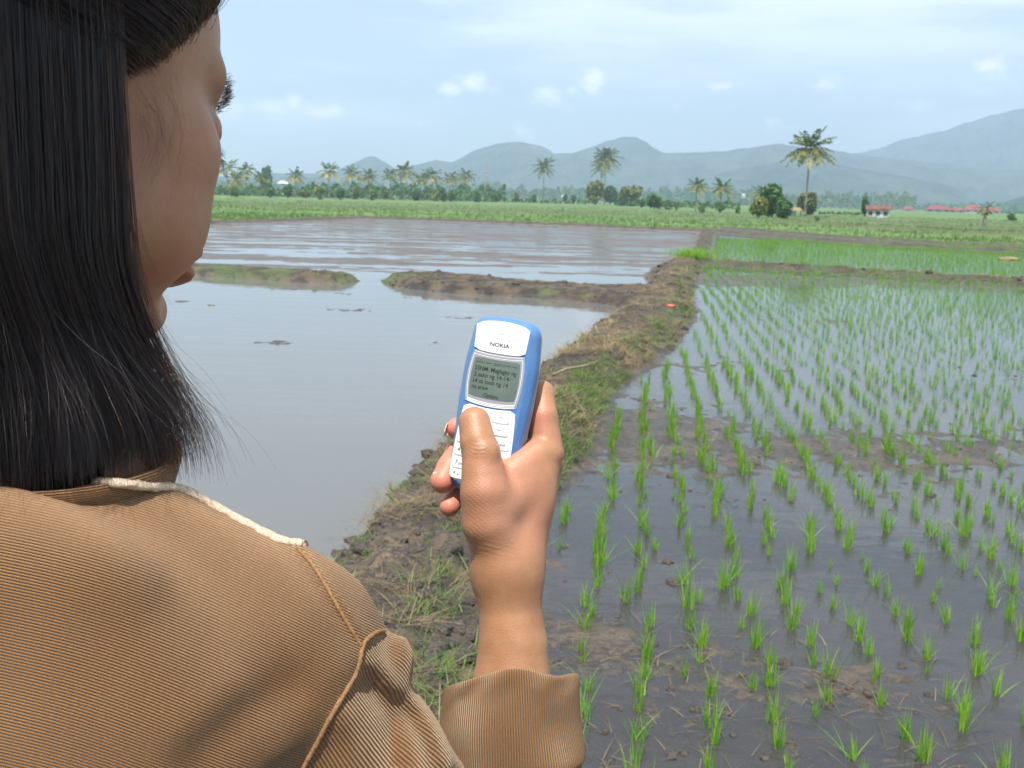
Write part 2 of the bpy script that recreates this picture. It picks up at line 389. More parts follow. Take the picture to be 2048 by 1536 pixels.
isl = poly_sdf(CD1L, fcr[:, 0], fcr[:, 1]) < .6; isr = (fcr[:, 0] > crest_x(fcr[:, 1])) & ~isl; isf = ~isl & ~isr
for nm, mk, lb in (('cross_bank', isl, 'low grassy earth bank between the left pond and the muddy pond'), ('paddy_bank', isr, 'narrow earth banks parting the planted paddies'),
                   ('far_bank', isf, 'thin dark bank at the far side of the muddy pond')):
    if mk.any(): o = submesh(nm, rest[mk]); tag(o, lb, kind='structure')
print('ground', len(V), 'verts')

# ------------------------------------------------------------------ water sheets at z = 0
m_pond, t, b = mat('silty_pond_water', 0.03, 0.5); n = NT(t)
b.inputs['IOR'].default_value = 1.33; b.inputs['Base Color'].default_value = (.135, .132, .122, 1)
rp = n.noise(n.coord('Object', (.35, 1.6, 1), (0, 0, .12)), 1.3, 3, .5)
fine = n.noise(n.coord('Object', (2, 7, 1), (0, 0, .12)), 3.0, 2, .5)
n.put(n.bump(n.m('ADD', rp, n.m('MULTIPLY', fine, .10)), 0.02, .22), b.inputs['Normal'])
n.put(n.map(n.noise(n.coord('Object', (.05, .5, 1)), 1, 3), .4, .7, .02, .07), b.inputs['Roughness'])
m_clear = bpy.data.materials.new('shallow_paddy_water'); m_clear.use_nodes = True; t = m_clear.node_tree; t.nodes.clear(); n = NT(t)
fr = t.nodes.new('ShaderNodeFresnel'); fr.inputs['IOR'].default_value = 1.33
tr = t.nodes.new('ShaderNodeBsdfTransparent'); tr.inputs[0].default_value = (.80, .80, .78, 1)
gl = t.nodes.new('ShaderNodeBsdfGlossy'); gl.inputs['Roughness'].default_value = .025; gl.inputs['Color'].default_value = (1, 1, 1, 1)
df = t.nodes.new('ShaderNodeBsdfDiffuse'); df.inputs[0].default_value = (.075, .073, .072, 1)
bmp = n.bump(n.noise(n.coord('Object', (1, 2.4, 1)), 2.5, 3, .5), .012, .18)
t.links.new(bmp, fr.inputs['Normal']); t.links.new(bmp, gl.inputs['Normal'])
ms0 = t.nodes.new('ShaderNodeMixShader'); ms0.inputs[0].default_value = .5; t.links.new(tr.outputs[0], ms0.inputs[1]); t.links.new(df.outputs[0], ms0.inputs[2])
ms = t.nodes.new('ShaderNodeMixShader'); t.links.new(fr.outputs[0], ms.inputs[0]); t.links.new(ms0.outputs[0], ms.inputs[1]); t.links.new(gl.outputs[0], ms.inputs[2])
ou = t.nodes.new('ShaderNodeOutputMaterial'); t.links.new(ms.outputs[0], ou.inputs[0])
cr_pts = [tuple(p)+(0.0,) for p in CREST]
farL = [np.array(AT(u, 110))*[1, 1, 0] for u in (1400, 1100, 800, 400, -400)]
mesh('left_pond_water', cr_pts+[tuple(p) for p in farL]+[(-90, 20, 0), (-60, -3, 0)], [tuple(range(len(cr_pts)+7))[::-1]], m_pond)
tag(bpy.data.objects['left_pond_water'], 'still grey blue silty pond water left of the bank', kind='structure')
farR = [np.array(AT(u, 110))*[1, 1, 0] for u in (1480, 1700, 2048, 2600)]
po = mesh('paddy_water', cr_pts+[tuple(p) for p in farR]+[(100, 30, 0), (70, -3, 0)], [tuple(range(len(cr_pts)+6))], m_clear)
for po in (po, bpy.data.objects['left_pond_water']):
    if po.data.polygons[0].normal.z < 0: po.data.flip_normals()
tag(bpy.data.objects['paddy_water'], 'thin sheet of water over the planted paddies', kind='structure')

# ------------------------------------------------------------------ mountains
m_hill, t, b = mat('forested_hill', 0.9, 0.1); n = NT(t)
co = n.coord('Object'); f = n.noise(co, .012, 8, .65)
n.put(n.mix(n.map(f, .35, .65), (.012, .028, .020), (.085, .105, .060)), b.inputs['Base Color']); n.put(n.bump(f, 70), b.inputs['Normal'])
def ridge(name, L, dist, depth, label, seed, foot=0.0, rough=1.0, k=1.02):
    us = np.array([p[0] for p in L], float); vs = np.array([p[1] for p in L], float)
    uu = np.linspace(us[0], us[-1], int((us[-1]-us[0])/5)+2); vv = np.interp(uu, us, vs)
    vv = vv+1.6*rough*gnoise2(uu*.035, uu*0+seed, seed)+.9*rough*gnoise2(uu*.13, uu*0+seed, seed+1)
    nt_ = 34; T = np.linspace(-1, 1, nt_)
    Vv = np.zeros((len(uu), nt_, 3))
    for i, (u, v) in enumerate(zip(uu, vv)):
        a = math.atan2(*(AT(u, 1.0)[:2])); hgt = CAM_H+dist*(HV(u)-v)/F_PX*k
        endk = min(1, (i+1)/8, (len(uu)-i)/8)
        for kk, tt in enumerate(T):
            rr = dist+depth*tt
            pr = max(0, 1-abs(tt)**1.15)**1.25 if tt < 0 else max(0, 1-tt**1.3)
            sp_ = gnoise2(np.array([u*.018+tt*1.5]), np.array([tt*2.6+seed]), seed+5)[0]+.7*gnoise2(np.array([u*.06]), np.array([tt*6.]), seed+9)[0]+.4*gnoise2(np.array([u*.15]), np.array([tt*13.]), seed+11)[0]
            z = hgt*pr*(1+.55*sp_*(1-pr)*(1 if tt < 0 else 0))*endk**.5-6
            Vv[i, kk] = (rr*math.sin(a), rr*math.cos(a), z)
    nu = len(uu); i_ = np.arange(nu-1)[:, None]*nt_; k_ = np.arange(nt_-1)[None, :]
    q = np.stack([i_+k_, i_+k_+1, i_+nt_+k_+1, i_+nt_+k_], -1).reshape(-1, 4)
    o = mesh(name, Vv.reshape(-1, 3), q[:, ::-1], m_hill, smooth=True); tag(o, label, kind='structure'); return o
ridge('mountain', [(1560, 330), (1640, 312), (1700, 300), (1750, 290), (1790, 273), (1850, 262), (1880, 256), (1920, 241), (1960, 230), (2000, 222), (2048, 217), (2150, 200), (2300, 190), (2600, 230)], 3500, 900, 'big pale blue mountain slope rising behind the hills', 3, rough=.8, k=.90)
ridge('hill_range', [(480, 352), (540, 344), (600, 345), (660, 345), (705, 326), (738, 312), (752, 312), (772, 324), (792, 337), (830, 328), (870, 319), (905, 323), (940, 303), (985, 289), (1020, 284), (1060, 288), (1085, 294), (1105, 306), (1140, 306), (1180, 294), (1205, 284), (1240, 276), (1268, 276), (1285, 284), (1300, 296), (1322, 306), (1400, 306), (1450, 303), (1500, 298), (1550, 291), (1585, 298), (1640, 303), (1700, 312), (1760, 320), (1850, 330), (2000, 345), (2300, 350)], 2600, 600, 'jagged row of hazy forested hills', 17)
ridge('foothill', [(1400, 352), (1480, 335), (1560, 322), (1650, 325), (1720, 340), (1800, 352), (1900, 372), (1960, 402)], 2000, 400, 'lower hazy hill before the big mountain', 29)
ridge('foothill', [(1940, 418), (1990, 402), (2048, 386), (2150, 372), (2400, 350), (2600, 380)], 1400, 250, 'small wooded foothill behind the village', 37)
ridge('foothill', [(150, 345), (300, 343), (450, 349), (560, 352), (640, 350), (720, 364)], 2100, 350, 'low hazy rise beyond the leftmost palms', 41)
# ================================================================== plants
def leafmat(name, c1, c2, rough=.5, trans=.35, attr=None):
    m, t, b = mat(name, rough, .3); n = NT(t)
    f = n.attr('tint')
    c = n.mix(f, c1, c2); n.put(c, b.inputs['Base Color'])
    tl = t.nodes.new('ShaderNodeBsdfTranslucent'); ms = t.nodes.new('ShaderNodeMixShader'); ms.inputs[0].default_value = trans
    t.links.new(c, tl.inputs[0]); t.links.new(b.outputs[0], ms.inputs[1]); t.links.new(tl.outputs[0], ms.inputs[2])
    t.links.new(ms.outputs[0], t.nodes['Material Output'].inputs[0]); return m
m_rice = leafmat('rice_leaf', (.10, .31, .018), (.36, .52, .06), .45, .45)
m_grass = leafmat('wild_grass', (.065, .135, .022), (.20, .30, .07), .6, .3)
m_straw = leafmat('dry_straw', (.14, .098, .052), (.36, .27, .155), .7, .2)
m_farrice = leafmat('distant_rice_leaf', (.085, .17, .030), (.16, .25, .055), .5, .35)
m_palm = leafmat('palm_leaf', (.045, .10, .020), (.44, .36, .06), .5, .3)
m_leaf = leafmat('broad_leaf', (.030, .088, .018), (.13, .25, .04), .55, .3)
m_leafy = leafmat('yellow_leaf', (.08, .13, .020), (.30, .30, .05), .55, .3)
m_bark = plain('palm_bark', (.26, .22, .175), .9, .3, 3)
m_wood = plain('bark', (.10, .075, .055), .9, .3, 5)
m_clod = plain('clod_soil', (.062, .051, .041), .85, .55, 90, .006)

def blades(P, H, lean, az, wd, segs=2, droop=.35, tint=None, rnd=None):
    """many thin blades at once: bases P, heights H, leans, headings, widths"""
    n = len(P); rows = []
    for s in range(segs+1):
        q = s/segs; out = lean*H*(q+droop*q*q); z = H*q*(1-.25*droop*lean*q)
        c = P+np.stack([np.cos(az)*out, np.sin(az)*out, z], 1)
        wv = wd*(1-q**1.6*.92)*(.75+.6*q*(1-q)*2)
        side = np.stack([-np.sin(az+rnd), np.cos(az+rnd), np.zeros(n)], 1)*wv[:, None]*.5
        rows += [c-side, c+side]
    V = np.stack(rows, 1).reshape(-1, 3); k = 2*(segs+1)
    base = (np.arange(n)*k)[:, None]
    F = np.concatenate([base+np.array([2*s, 2*s+1, 2*s+3, 2*s+2])[None] for s in range(segs)], 0)
    T = np.repeat(tint, k)
    return V, F, T
def clump(nb, h, seed, wd=.0055, spread=.012, segs=3, lean=.19):
    r = np.random.default_rng(seed)
    P = np.stack([r.normal(0, spread, nb), r.normal(0, spread, nb), np.full(nb, -.01)], 1)
    H = h*r.uniform(.45, 1.05, nb); ln = np.abs(r.normal(0, lean, nb)); ln[r.random(nb) < .06] = .8
    return blades(P, H, ln, r.uniform(0, 2*PI, nb), wd*r.uniform(.7, 1.2, nb), segs, .5, np.clip(r.normal(.36, .28, nb), 0, 1), r.uniform(-.9, .9, nb))
# rows of rice
pa, pb = G(1451, 1065)[:2], G(1368, 716)[:2]; rd = (pb-pa)/np.linalg.norm(pb-pa); rn = np.array([rd[1], -rd[0]])
RIC = []
for i in range(-90, 330):
    for jj in range(-24, 370):
        q = pa+rn*(i*.215)+rd*(jj*.155)
        if q[1] < 2.2 or q[1] > 52: continue
        u, v, d = proj([q[0], q[1], 0])
        if u > 2250 or v > 1640 or u < 980: continue
        RIC.append((q[0], q[1], i, jj))
RIC = np.array(RIC); n = len(RIC)
RX = RIC[:, 0]+rng.normal(0, .022, n)+.03*gnoise2(RIC[:, 3]*.25, RIC[:, 2]*.9, 5); RY = RIC[:, 1]+rng.normal(0, .035, n)
sdr = zones(RX, RY)
ok = (sdr > .10) & (RX > crest_x(RY))
dens = .95-.12*sstep(.1, .6, fbm(RX*.5, RY*.5, 3, 77))
ok &= rng.random(n) < dens
fr_ = RX.copy()*0
farr = np.hypot(RX, RY)-np.interp(np.arctan2(RX, RY), AXs, ARs); ok &= farr < 3
RX, RY = RX[ok], RY[ok]; ROWI = RIC[ok, 2]; RZ = np.maximum(0, height(RX, RY)[0]); n = len(RX)
print('rice', n)
RS = 1.0*rng.uniform(.62, 1.12, n)*(.86+.3*fbm(RX*.7, RY*.7, 3, 88)); RS *= np.where(rng.random(n) < .14, .62, 1)
ordr = np.argsort(np.hypot(RX, RY)); pr = [proj([RX[k], RY[k], .08]) for k in ordr[:900]]
sel = []; occl = lambda u, v: (u < 1060) or (u < 1190 and v > 1350) or (u < 1100 and v > 1050)
for k, (u, v, d) in zip(ordr, pr):
    if not occl(u, v) and u < 2060 and v < 1560 and len(sel) < 300: sel.append(k)
selset = set(sel)
ORD = 'first second third fourth fifth sixth seventh eighth ninth tenth eleventh twelfth thirteenth fourteenth fifteenth sixteenth seventeenth eighteenth nineteenth twentieth'.split()
def ordw(i): return ORD[i] if i < 20 else ('twenty-'+ORD[i-20] if i < 29 else ('thirtieth' if i == 29 else 'thirty-'+ORD[i-30] if i < 39 else 'fortieth' if i == 39 else 'forty-'+ORD[i-40]))
RLAB = {}; rws = sorted(set(ROWI[k] for k in sel))
for ri, rw in enumerate(rws):
    mem = sorted([k for k in sel if ROWI[k] == rw], key=lambda k: math.hypot(RX[k], RY[k]))
    for qi, k in enumerate(mem):
        RLAB[k] = ('small' if RS[k] < .62 else 'tall' if RS[k] > .98 else 'green')+' rice tuft, '+(('%s from the near end of the ' % ordw(qi)) if len(mem) > 1 else 'alone in the ')+'%s row right of the bank' % ordw(ri)
protos = []
for s in range(12):
    Vb, Fb, Tb = clump(int(rng.integers(18, 40)), .165, 100+s)
    me = mesh('rice_seedling', Vb, Fb, m_rice, attrs=dict(tint=Tb)); protos.append(me)
RL = 'young bright green rice seedling tuft standing in shallow paddy water'
for q, k in enumerate(sel):
    o = protos[q] if q < 12 else protos[q % 12].copy()
    if q >= 12: COL.objects.link(o)
    o.location = (RX[k], RY[k], RZ[k]); o.rotation_euler = (0, 0, rng.uniform(0, 2*PI)); s = RS[k]; o.scale = (s, s, s)
    tag(o, RLAB[k], 'rice seedling', 'rice seedlings in the nearest part of the paddy')
def scatter(name, protoset, X_, Y_, Z_, S_, m, label, kind='stuff', sq=None):
    VV, FF, TT = [], [], []; off = 0; which = rng.integers(0, len(protoset), len(X_)); yaw = rng.uniform(0, 2*PI, len(X_))
    for p, (Vb, Fb, Tb) in enumerate(protoset):
        ids = np.where(which == p)[0]
        if not len(ids): continue
        c, s = np.cos(yaw[ids])*S_[ids], np.sin(yaw[ids])*S_[ids]
        Vx = Vb[None, :, 0]*c[:, None]-Vb[None, :, 1]*s[:, None]+X_[ids][:, None]
        Vy = Vb[None, :, 0]*s[:, None]+Vb[None, :, 1]*c[:, None]+Y_[ids][:, None]
        Vz = Vb[None, :, 2]*S_[ids][:, None]+Z_[ids][:, None]
        VV.append(np.stack([Vx, Vy, Vz], -1).reshape(-1, 3))
        FF.append((Fb[None]+(np.arange(len(ids))*len(Vb))[:, None, None]+off).reshape(-1, Fb.shape[1])); off += len(ids)*len(Vb)
        TT.append(np.clip(np.tile(Tb, len(ids))+np.repeat(rng.normal(0, .12, len(ids)), len(Vb)), 0, 1))
    o = mesh(name, np.concatenate(VV), np.concatenate(FF), m, attrs=dict(tint=np.concatenate(TT))); tag(o, label, None, None, kind); return o
rest_ = np.array([k for k in range(n) if k not in selset]); dd = np.hypot(RX[rest_], RY[rest_])
mid = rest_[dd < 11]; fr1 = rest_[(dd >= 11) & (dd < 24)]; fr2 = rest_[dd >= 24]
pm = [clump(19, .165, 200+s, .006, .012, 2) for s in range(10)]
pf = [clump(10, .17, 300+s, .010, .014, 1) for s in range(8)]
pff = [clump(5, .165, 400+s, .016, .02, 1) for s in range(6)]
ids = np.concatenate([mid, fr1, fr2])
scatter('planted_rice', pm, RX[mid], RY[mid], RZ[mid], RS[mid], m_rice, 'rows of young rice further out in the paddy')
scatter('planted_rice', pf, RX[fr1], RY[fr1], RZ[fr1], RS[fr1], m_rice, 'rows of young rice before the cross bank')
if len(fr2): scatter('planted_rice', pff, RX[fr2], RY[fr2], RZ[fr2], RS[fr2], m_rice, 'thick young rice in the second paddy')
# dense young rice in the far fields
k = 30000; uu = rng.uniform(330, 2200, k); dist = 36*np.exp(rng.uniform(0, 1.7, k)); P = np.array([AT(u, d) for u, d in zip(uu, dist)])
farr = np.hypot(P[:, 0], P[:, 1])-np.interp(np.arctan2(P[:, 0], P[:, 1]), AXs, ARs)
okf = (farr > 1.0) & (rng.random(k) < .25+.75*sstep(-.3, .3, fbm(P[:, 0]*.03, P[:, 1]*.16, 3, 15))); P = P[okf]; hz_ = height(P[:, 0], P[:, 1])[0]
scatter('distant_rice', [clump(5, .26, 500+s, .045, .07, 1, .3) for s in range(6)], P[:, 0], P[:, 1], hz_, rng.uniform(.6, 1.3, len(P)), m_farrice, 'even green rice crop in the far terraced fields')

# grass, straw and clods on the banks
def bank_points(k, rmin, rmax, umin=560, umax=2100):
    uu = rng.uniform(umin, umax, k); dist = rmin*np.exp(rng.uniform(0, math.log(rmax/rmin), k)); P = np.array([AT(u, d) for u, d in zip(uu, dist)])
    return P[:, 0], P[:, 1]
bx, by = bank_points(60000, 2.0, 34)
sdb = zones(bx, by); okb = sdb < -.02; bx, by, sdb = bx[okb], by[okb], sdb[okb]; bz = height(bx, by)[0]; br = np.hypot(bx, by)
side = bx-crest_x(by)
def tuft(nb, h, seed, wd, lean, spread, segs=2):
    r = np.random.default_rng(seed); P = np.stack([r.normal(0, spread, nb), r.normal(0, spread, nb), np.full(nb, -.01)], 1)
    return blades(P, h*r.uniform(.3, 1, nb), np.abs(r.normal(lean, .4, nb)), r.uniform(0, 2*PI, nb), wd*r.uniform(.6, 1.2, nb), segs, .8, np.clip(r.normal(.4, .3, nb), 0, 1), r.uniform(-1.2, 1.2, nb))
gsel = (sdb > -.38) & (side > -.1) & (by > 4.5) & (rng.random(len(bx)) < .10+.60*sstep(-.3, .4, fbm(bx*1.1, by*.8, 3, 95))*sstep(5.0, 7.5, by)*1.3)
gsel |= (rng.random(len(bx)) < .05) & (sdb > -.45)
scatter('bank_grass', [tuft(14, .085, 600+s, .005, .6, .025) for s in range(8)], bx[gsel], by[gsel], bz[gsel], rng.uniform(.5, 1.25, gsel.sum())*(1+by[gsel]*.012), m_grass, 'rough green grass on the flank of the bank')
ssel = rng.random(len(bx)) < (.05+.45*sstep(2.5, 8, by))*sstep(-.1, .3, fbm(bx*1.7, by*1.7, 3, 191))+.55*sstep(5.5, 10, by)*sstep(-.2, .45, fbm(bx*.9, by*.9, 3, 91)+.25*side)
scatter('dry_straw', [tuft(13, .085, 700+s, .0038, 1.9, .04) for s in range(10)], bx[ssel], by[ssel], bz[ssel]+.008, rng.uniform(.4, 1.1, ssel.sum())*(1+by[ssel]*.012), m_straw, 'dry trodden straw lying over the bank')
dsel = (side > -.35) & (by > 7.0) & (by < 30) & (rng.random(len(bx)) < .42*sstep(-.15, .35, fbm(bx*.8+5, by*.6, 3, 131)))
m_dry = leafmat('dead_grass', (.22, .16, .085), (.48, .38, .22), .7, .25)
scatter('dead_grass', [tuft(16, .10, 760+s, .0055, .9, .035) for s in range(8)], bx[dsel], by[dsel], bz[dsel], rng.uniform(.5, 1.2, dsel.sum())*(1+by[dsel]*.014), m_dry, 'pale dead grass along the crown of the bank')
def clodmesh(seed):
    r = np.random.default_rng(seed); me = bpy.data.meshes.new('t'); import bmesh; bm = bmesh.new(); bmesh.ops.create_icosphere(bm, subdivisions=2, radius=1)
    V = np.array([v.co[:] for v in bm.verts]); F = np.array([[v.index for v in f.verts] for f in bm.faces]); bm.free(); bpy.data.meshes.remove(me)
    V = V*(1+.42*gnoise2(V[:, 0]*1.7+seed, V[:, 1]*1.7+V[:, 2]*1.3, seed)[:, None]+.25*gnoise2(V[:, 0]*4+seed, V[:, 2]*4+V[:, 1]*3, seed+3)[:, None]+.11*r.normal(size=(len(V), 1)))*np.array([1, .8+.3*(seed % 3)/3, .5+.2*(seed % 2)]); return V, F, np.zeros(len(V))
csel = np.where(rng.random(len(bx)) < .24)[0]
scatter('soil_clods', [clodmesh(s) for s in range(8)], bx[csel], by[csel], bz[csel]-.004, rng.gamma(1.3, .0125, len(csel)).clip(.004, .06)*(.8+br[csel]*.03), m_clod, 'crumbly clods of dark soil on the bank')
# bits of straw and mud floating among the rice
bx, by = bank_points(16000, 2.4, 13, 1000, 2100)
sdb = zones(bx, by); okb = (sdb > .03) & (bx > crest_x(by)); bx, by = bx[okb], by[okb]; bz = height(bx, by)[0]; okb = (bz > -.008) & (rng.random(len(bx)) < .10); bx, by, bz = bx[okb], by[okb], np.maximum(bz[okb], 0)
scatter('floating_straw', [tuft(2, .042, 800+s, .004, 3.0, .03) for s in range(10)], bx, by, bz+.009, rng.uniform(.3, 1.0, len(bx)), m_straw, 'brown bits of straw lying in the paddy mud')
q = rng.random(len(bx)) < .5
scatter('mud_crumbs', [clodmesh(s) for s in range(8)], bx[q], by[q], bz[q]-.002, rng.gamma(2., .006, q.sum()).clip(.004, .03), m_clod, 'small crumbs of mud breaking the paddy water')

# ------------------------------------------------------------------ trees
def frond(L, rise, az, droop, tint, seed, pairs=20, ll=.75, wl=.07):
    r = np.random.default_rng(seed); V, F, T = [], [], []
    d = np.array([math.cos(az), math.sin(az)]); sd = np.array([-d[1], d[0]])
    pts = []
    for i in range(pairs+1):
        q = i/pairs; o = L*q*(math.cos(rise)+.35*droop*q*max(0, math.sin(rise))); z = L*(math.sin(rise)*q-droop*q*q*(.55+.45*math.cos(rise)))
        pts.append(np.array([d[0]*o, d[1]*o, z]))
    for i in range(pairs):
        k = len(V); a, c = pts[i], pts[i+1]; up = np.array([0, 0, .035*L/4*(1-i/pairs)+.012])
        s3 = np.append(sd, 0)*.03*(1-i/pairs*.6)
        V += [a-s3, a+s3, c+s3, c-s3]; F.append((k, k+1, k+2, k+3)); T += [min(1, tint+.25)]*4
        if i < 2: continue
        tg = (c-a)/np.linalg.norm(c-a); lf = 1.25*ll*math.sin(PI*min(1, (i/pairs)*.86+.12))**.6*L/4
        for sg in (-1, 1):
            k = len(V); w_ = (tg+np.append(sd, 0)*r.normal(0, .5)+np.array([0, 0, r.normal(0, .4)]))*wl*L/4*1.9
            e = np.append(sd*sg, 0)*lf*.78+tg*lf*.5+np.array([0, 0, -lf*(.30+.35*r.random())])
            mid_ = e*.5+np.array([0, 0, .12*lf])
            b0 = a+(c-a)*r.random()
            V += [b0-w_*.5, b0+w_*.5, b0+mid_+w_*.6, b0+mid_-w_*.6, b0+e]; F += [(k, k+1, k+2, k+3), (k+3, k+2, k+4, k+4)]
            T += [np.clip(tint+r.normal(0, .08)+.1, 0, 1)]*5
    F = [f if f[2] != f[3] else f[:3] for f in F]
    return V, F, T
def make_palm(h, L, nf, yellow, seed, detail=True, bend=.04, fallen=0.3):
    r = random.Random(seed); root = empty('coconut_palm')
    bx_ = bend*h*r.uniform(-1, 1)
    tp = [(bx_*(q**1.7), 0, h*q) for q in (0, .04, .15, .35, .6, .8, 1)]
    MB().tube(tp, [h*.017+.12, h*.012+.1, .15+h*.004, .15, .14, .13, .15], 9).build('trunk', m_bark, root, True)
    top = np.array(tp[-1]); fr = []
    for k in range(nf):
        q = (k+.5)/nf; az = k*2.39996+r.uniform(-.2, .2)
        rise = math.radians(72-q*105*(1-fallen*.0)+r.uniform(-8, 8)); droop = .22+.36*q+r.uniform(-.05, .1)
        if rise < -.3: droop *= .5
        tint = np.clip((q-.45)*1.3*yellow+r.uniform(-.05, .22)*yellow, 0, 1)
        fr.append(frond(L*r.uniform(.82, 1.06), max(-1.0, min(1.25, rise))*.92, az, droop, tint, seed*50+k, 18 if detail else 10, .8 if detail else .9, .085 if detail else .16))
    if detail:
        for V_, F_, T_ in fr: mesh('frond', np.array(V_)+top, F_, m_palm, root, attrs=dict(tint=T_))
    else:
        VV, FF, TT = [], [], []
        for V_, F_, T_ in fr:
            k0 = len(VV); VV += list(np.array(V_)+top); FF += [tuple(i+k0 for i in f) for f in F_]; TT += list(T_)
        mesh('crown', VV, FF, m_palm, root, attrs=dict(tint=TT))
    cb = MB()
    for k in range(7):
        a = k*2.4; c = top+np.array([math.cos(a)*.22, math.sin(a)*.22, -.35-.12*(k % 2)])
        cb.tube([c+[0, 0, .16], c+[0, 0, .1], c, c-[0, 0, .12], c-[0, 0, .17]], [.03, .11, .15, .1, .02], 6)
    cb.build('coconut_bunch', plain_coco, root, True)
    return root
plain_coco = plain('coconut_husk', (.22, .16, .05), .6, .3, 6)
def place_palm(u, vtop, vbase, L, nf, yel, seed, label, group=None, detail=True, lean=.04, z0=.15):
    dep = max(4.0, vbase-HV(u)); d = CAM_H*F_PX/dep*.93; h = (vbase-vtop)*d/F_PX
    Ls = L*d/F_PX; root = make_palm(h-Ls*.62, Ls, nf, yel, seed, detail, lean)
    p = AT(u, d); root.location = (p[0], p[1], height(np.array([p[0]]), np.array([p[1]]))[0][0]-.05); root.rotation_euler = (0, 0, seed*1.3)
    tag(root, label, 'palm tree', group); return root
place_palm(1611, 272, 432, 52, 30, .75, 3, 'tall lone coconut palm with a full crown and orange hanging fronds', lean=.03)
place_palm(1086, 320, 407, 28, 22, .35, 5, 'tall slim coconut palm alone in the field left of the pair', 'tall palms at the field edge')
place_palm(1209, 298, 410, 34, 30, .35, 8, 'tallest palm of the close pair above round bushes, pale straight trunk', 'tall palms at the field edge', lean=.01)
place_palm(1200, 322, 409, 28, 18, .4, 11, 'shorter leaning palm of the pair, its crown tucked under the other', 'tall palms at the field edge', lean=.05)
place_palm(1392, 357, 424, 26, 18, 1.0, 13, 'small palm with yellow drooping fronds, left one of two', 'young yellowing palms')
place_palm(1441, 360, 427, 27, 18, .95, 17, 'small palm with yellow drooping fronds, right one of two', 'young yellowing palms')
place_palm(1521, 371, 427, 24, 18, .9, 19, 'small yellow green palm leaning out beside the big round bush', 'young yellowing palms')
LP = [(455, 326, 391, 24, .95), (492, 335, 393, 19, .8), (521, 348, 395, 16, .3), (592, 344, 396, 18, 1.0), (658, 331, 398, 22, .95), (704, 338, 400, 20, 1.05), (737, 344, 401, 18, .5),
      (781, 343, 401, 18, .45), (808, 332, 402, 24, 1.0), (842, 350, 402, 18, .9), (864, 341, 402, 22, .95), (900, 349, 403, 18, .7), (931, 344, 404, 20, .6), (474, 350, 393, 20, 1.1)]
wh = ['first palm beside the cheek, thick yellowing crown', 'slender palm second along the row', 'dark narrow palm left of the white roof', 'low yellow palm right of the white roof', 'tall palm with a round yellow green crown',
      'palm with broad golden lower fronds', 'short dark green palm behind the round light bush', 'thin green palm in the gap before the tallest', 'largest yellow crowned palm of the far row', 'low palm half hidden by its taller neighbour',
      'golden palm right of the largest one', 'small palm third from the utility pole end', 'dark topped palm closest to the utility pole', 'low bright yellow palm between the first two']
for k, (u, vt, vb, L, y) in enumerate(LP):
    place_palm(u, vt-3, vb, L*1.18, 20, y*1.15, 30+k, wh[k], 'row of far palms left of the pole', detail=False)
# the stunted palm with broken fronds
d = CAM_H*F_PX/(456-HV(1972)); hh = 60*d/F_PX; root = make_palm(hh*.62, hh*.36, 9, .3, 71, True, .12); p = AT(1972, d); root.location = (p[0], p[1], height(np.array([p[0]]), np.array([p[1]]))[0][0]-.03)
tag(root, 'stunted short palm with few ragged fronds standing in the right field', 'palm tree')

def bush(u, vt, vb, wpx, m, label, group=None, seed=0, nl=500, trunk=.15, cat='bush', name='bush', lob=6, dark=0.0):
    dep = max(3.5, vb-HV(u)); d = CAM_H*F_PX/dep*.93; h = (vb-vt)*d/F_PX; wd = wpx*d/F_PX/2
    r = np.random.default_rng(900+seed); root = empty(name)
    lobes = [(r.uniform(-.55, .55)*wd, r.uniform(-.5, .5)*wd, h*(trunk+(1-trunk)*r.uniform(.25, .72)), r.uniform(.34, .58)) for _ in range(lob)]+[(0, 0, h*(trunk+(1-trunk)*.5), .62)]
    VV, TT = [], []; ls = .055*h+.04*wd
    for q in range(nl):
        c = lobes[r.integers(len(lobes))]; dr = r.normal(size=3); dr /= np.linalg.norm(dr); rr = r.uniform(.72, 1.06)
        p = np.array([c[0]+dr[0]*wd*c[3]*rr, c[1]+dr[1]*wd*c[3]*rr, c[2]+dr[2]*h*(1-trunk)*.5*min(.9, c[3]*1.35)*rr])
        p[2] = np.clip(p[2], h*trunk*.6+.02*h, h)
        nrm = dr*.7+r.normal(size=3)*.6; nrm /= np.linalg.norm(nrm); a = np.cross(nrm, r.normal(size=3)); a /= np.linalg.norm(a); b_ = np.cross(nrm, a); s = ls*r.uniform(.6, 1.4)
        VV += [p-a*s-b_*s*.6, p+a*s-b_*s*.6, p+a*s*.7+b_*s*.7, p-a*s*.7+b_*s*.7]; TT += [np.clip(r.normal(.42-dark, .28), 0, 1)]*4
    F = np.arange(nl*4).reshape(-1, 4); mesh('crown', np.array(VV), F, m, root, attrs=dict(tint=TT))
    t_ = MB(); t_.tube([(0, 0, 0), (.02*h, 0, h*trunk), (0, 0, h*.55)], [.035*h, .028*h, .012*h], 7)
    for q in range(4):
        a = q*1.7+seed; t_.tube([(0, 0, h*trunk*.7), (math.cos(a)*wd*.4, math.sin(a)*wd*.4, h*.6)], [.018*h, .006*h], 5)
    t_.build('trunk', m_wood, root, True)
    p = AT(u, d); root.location = (p[0], p[1], height(np.array([p[0]]), np.array([p[1]]))[0][0]-.05); root.rotation_euler[2] = seed
    tag(root, label, cat, group); return root
bush(1190, 362, 411, 42, m_leafy, 'round yellow green bushy tree at the foot of the palm pair', None, 1, 900, .12, 'tree', 'round_tree')
bush(1221, 373, 411, 34, m_leaf, 'dark green bushy tree right behind the palm pair', None, 2, 800, .12, 'tree', 'round_tree', dark=.25)
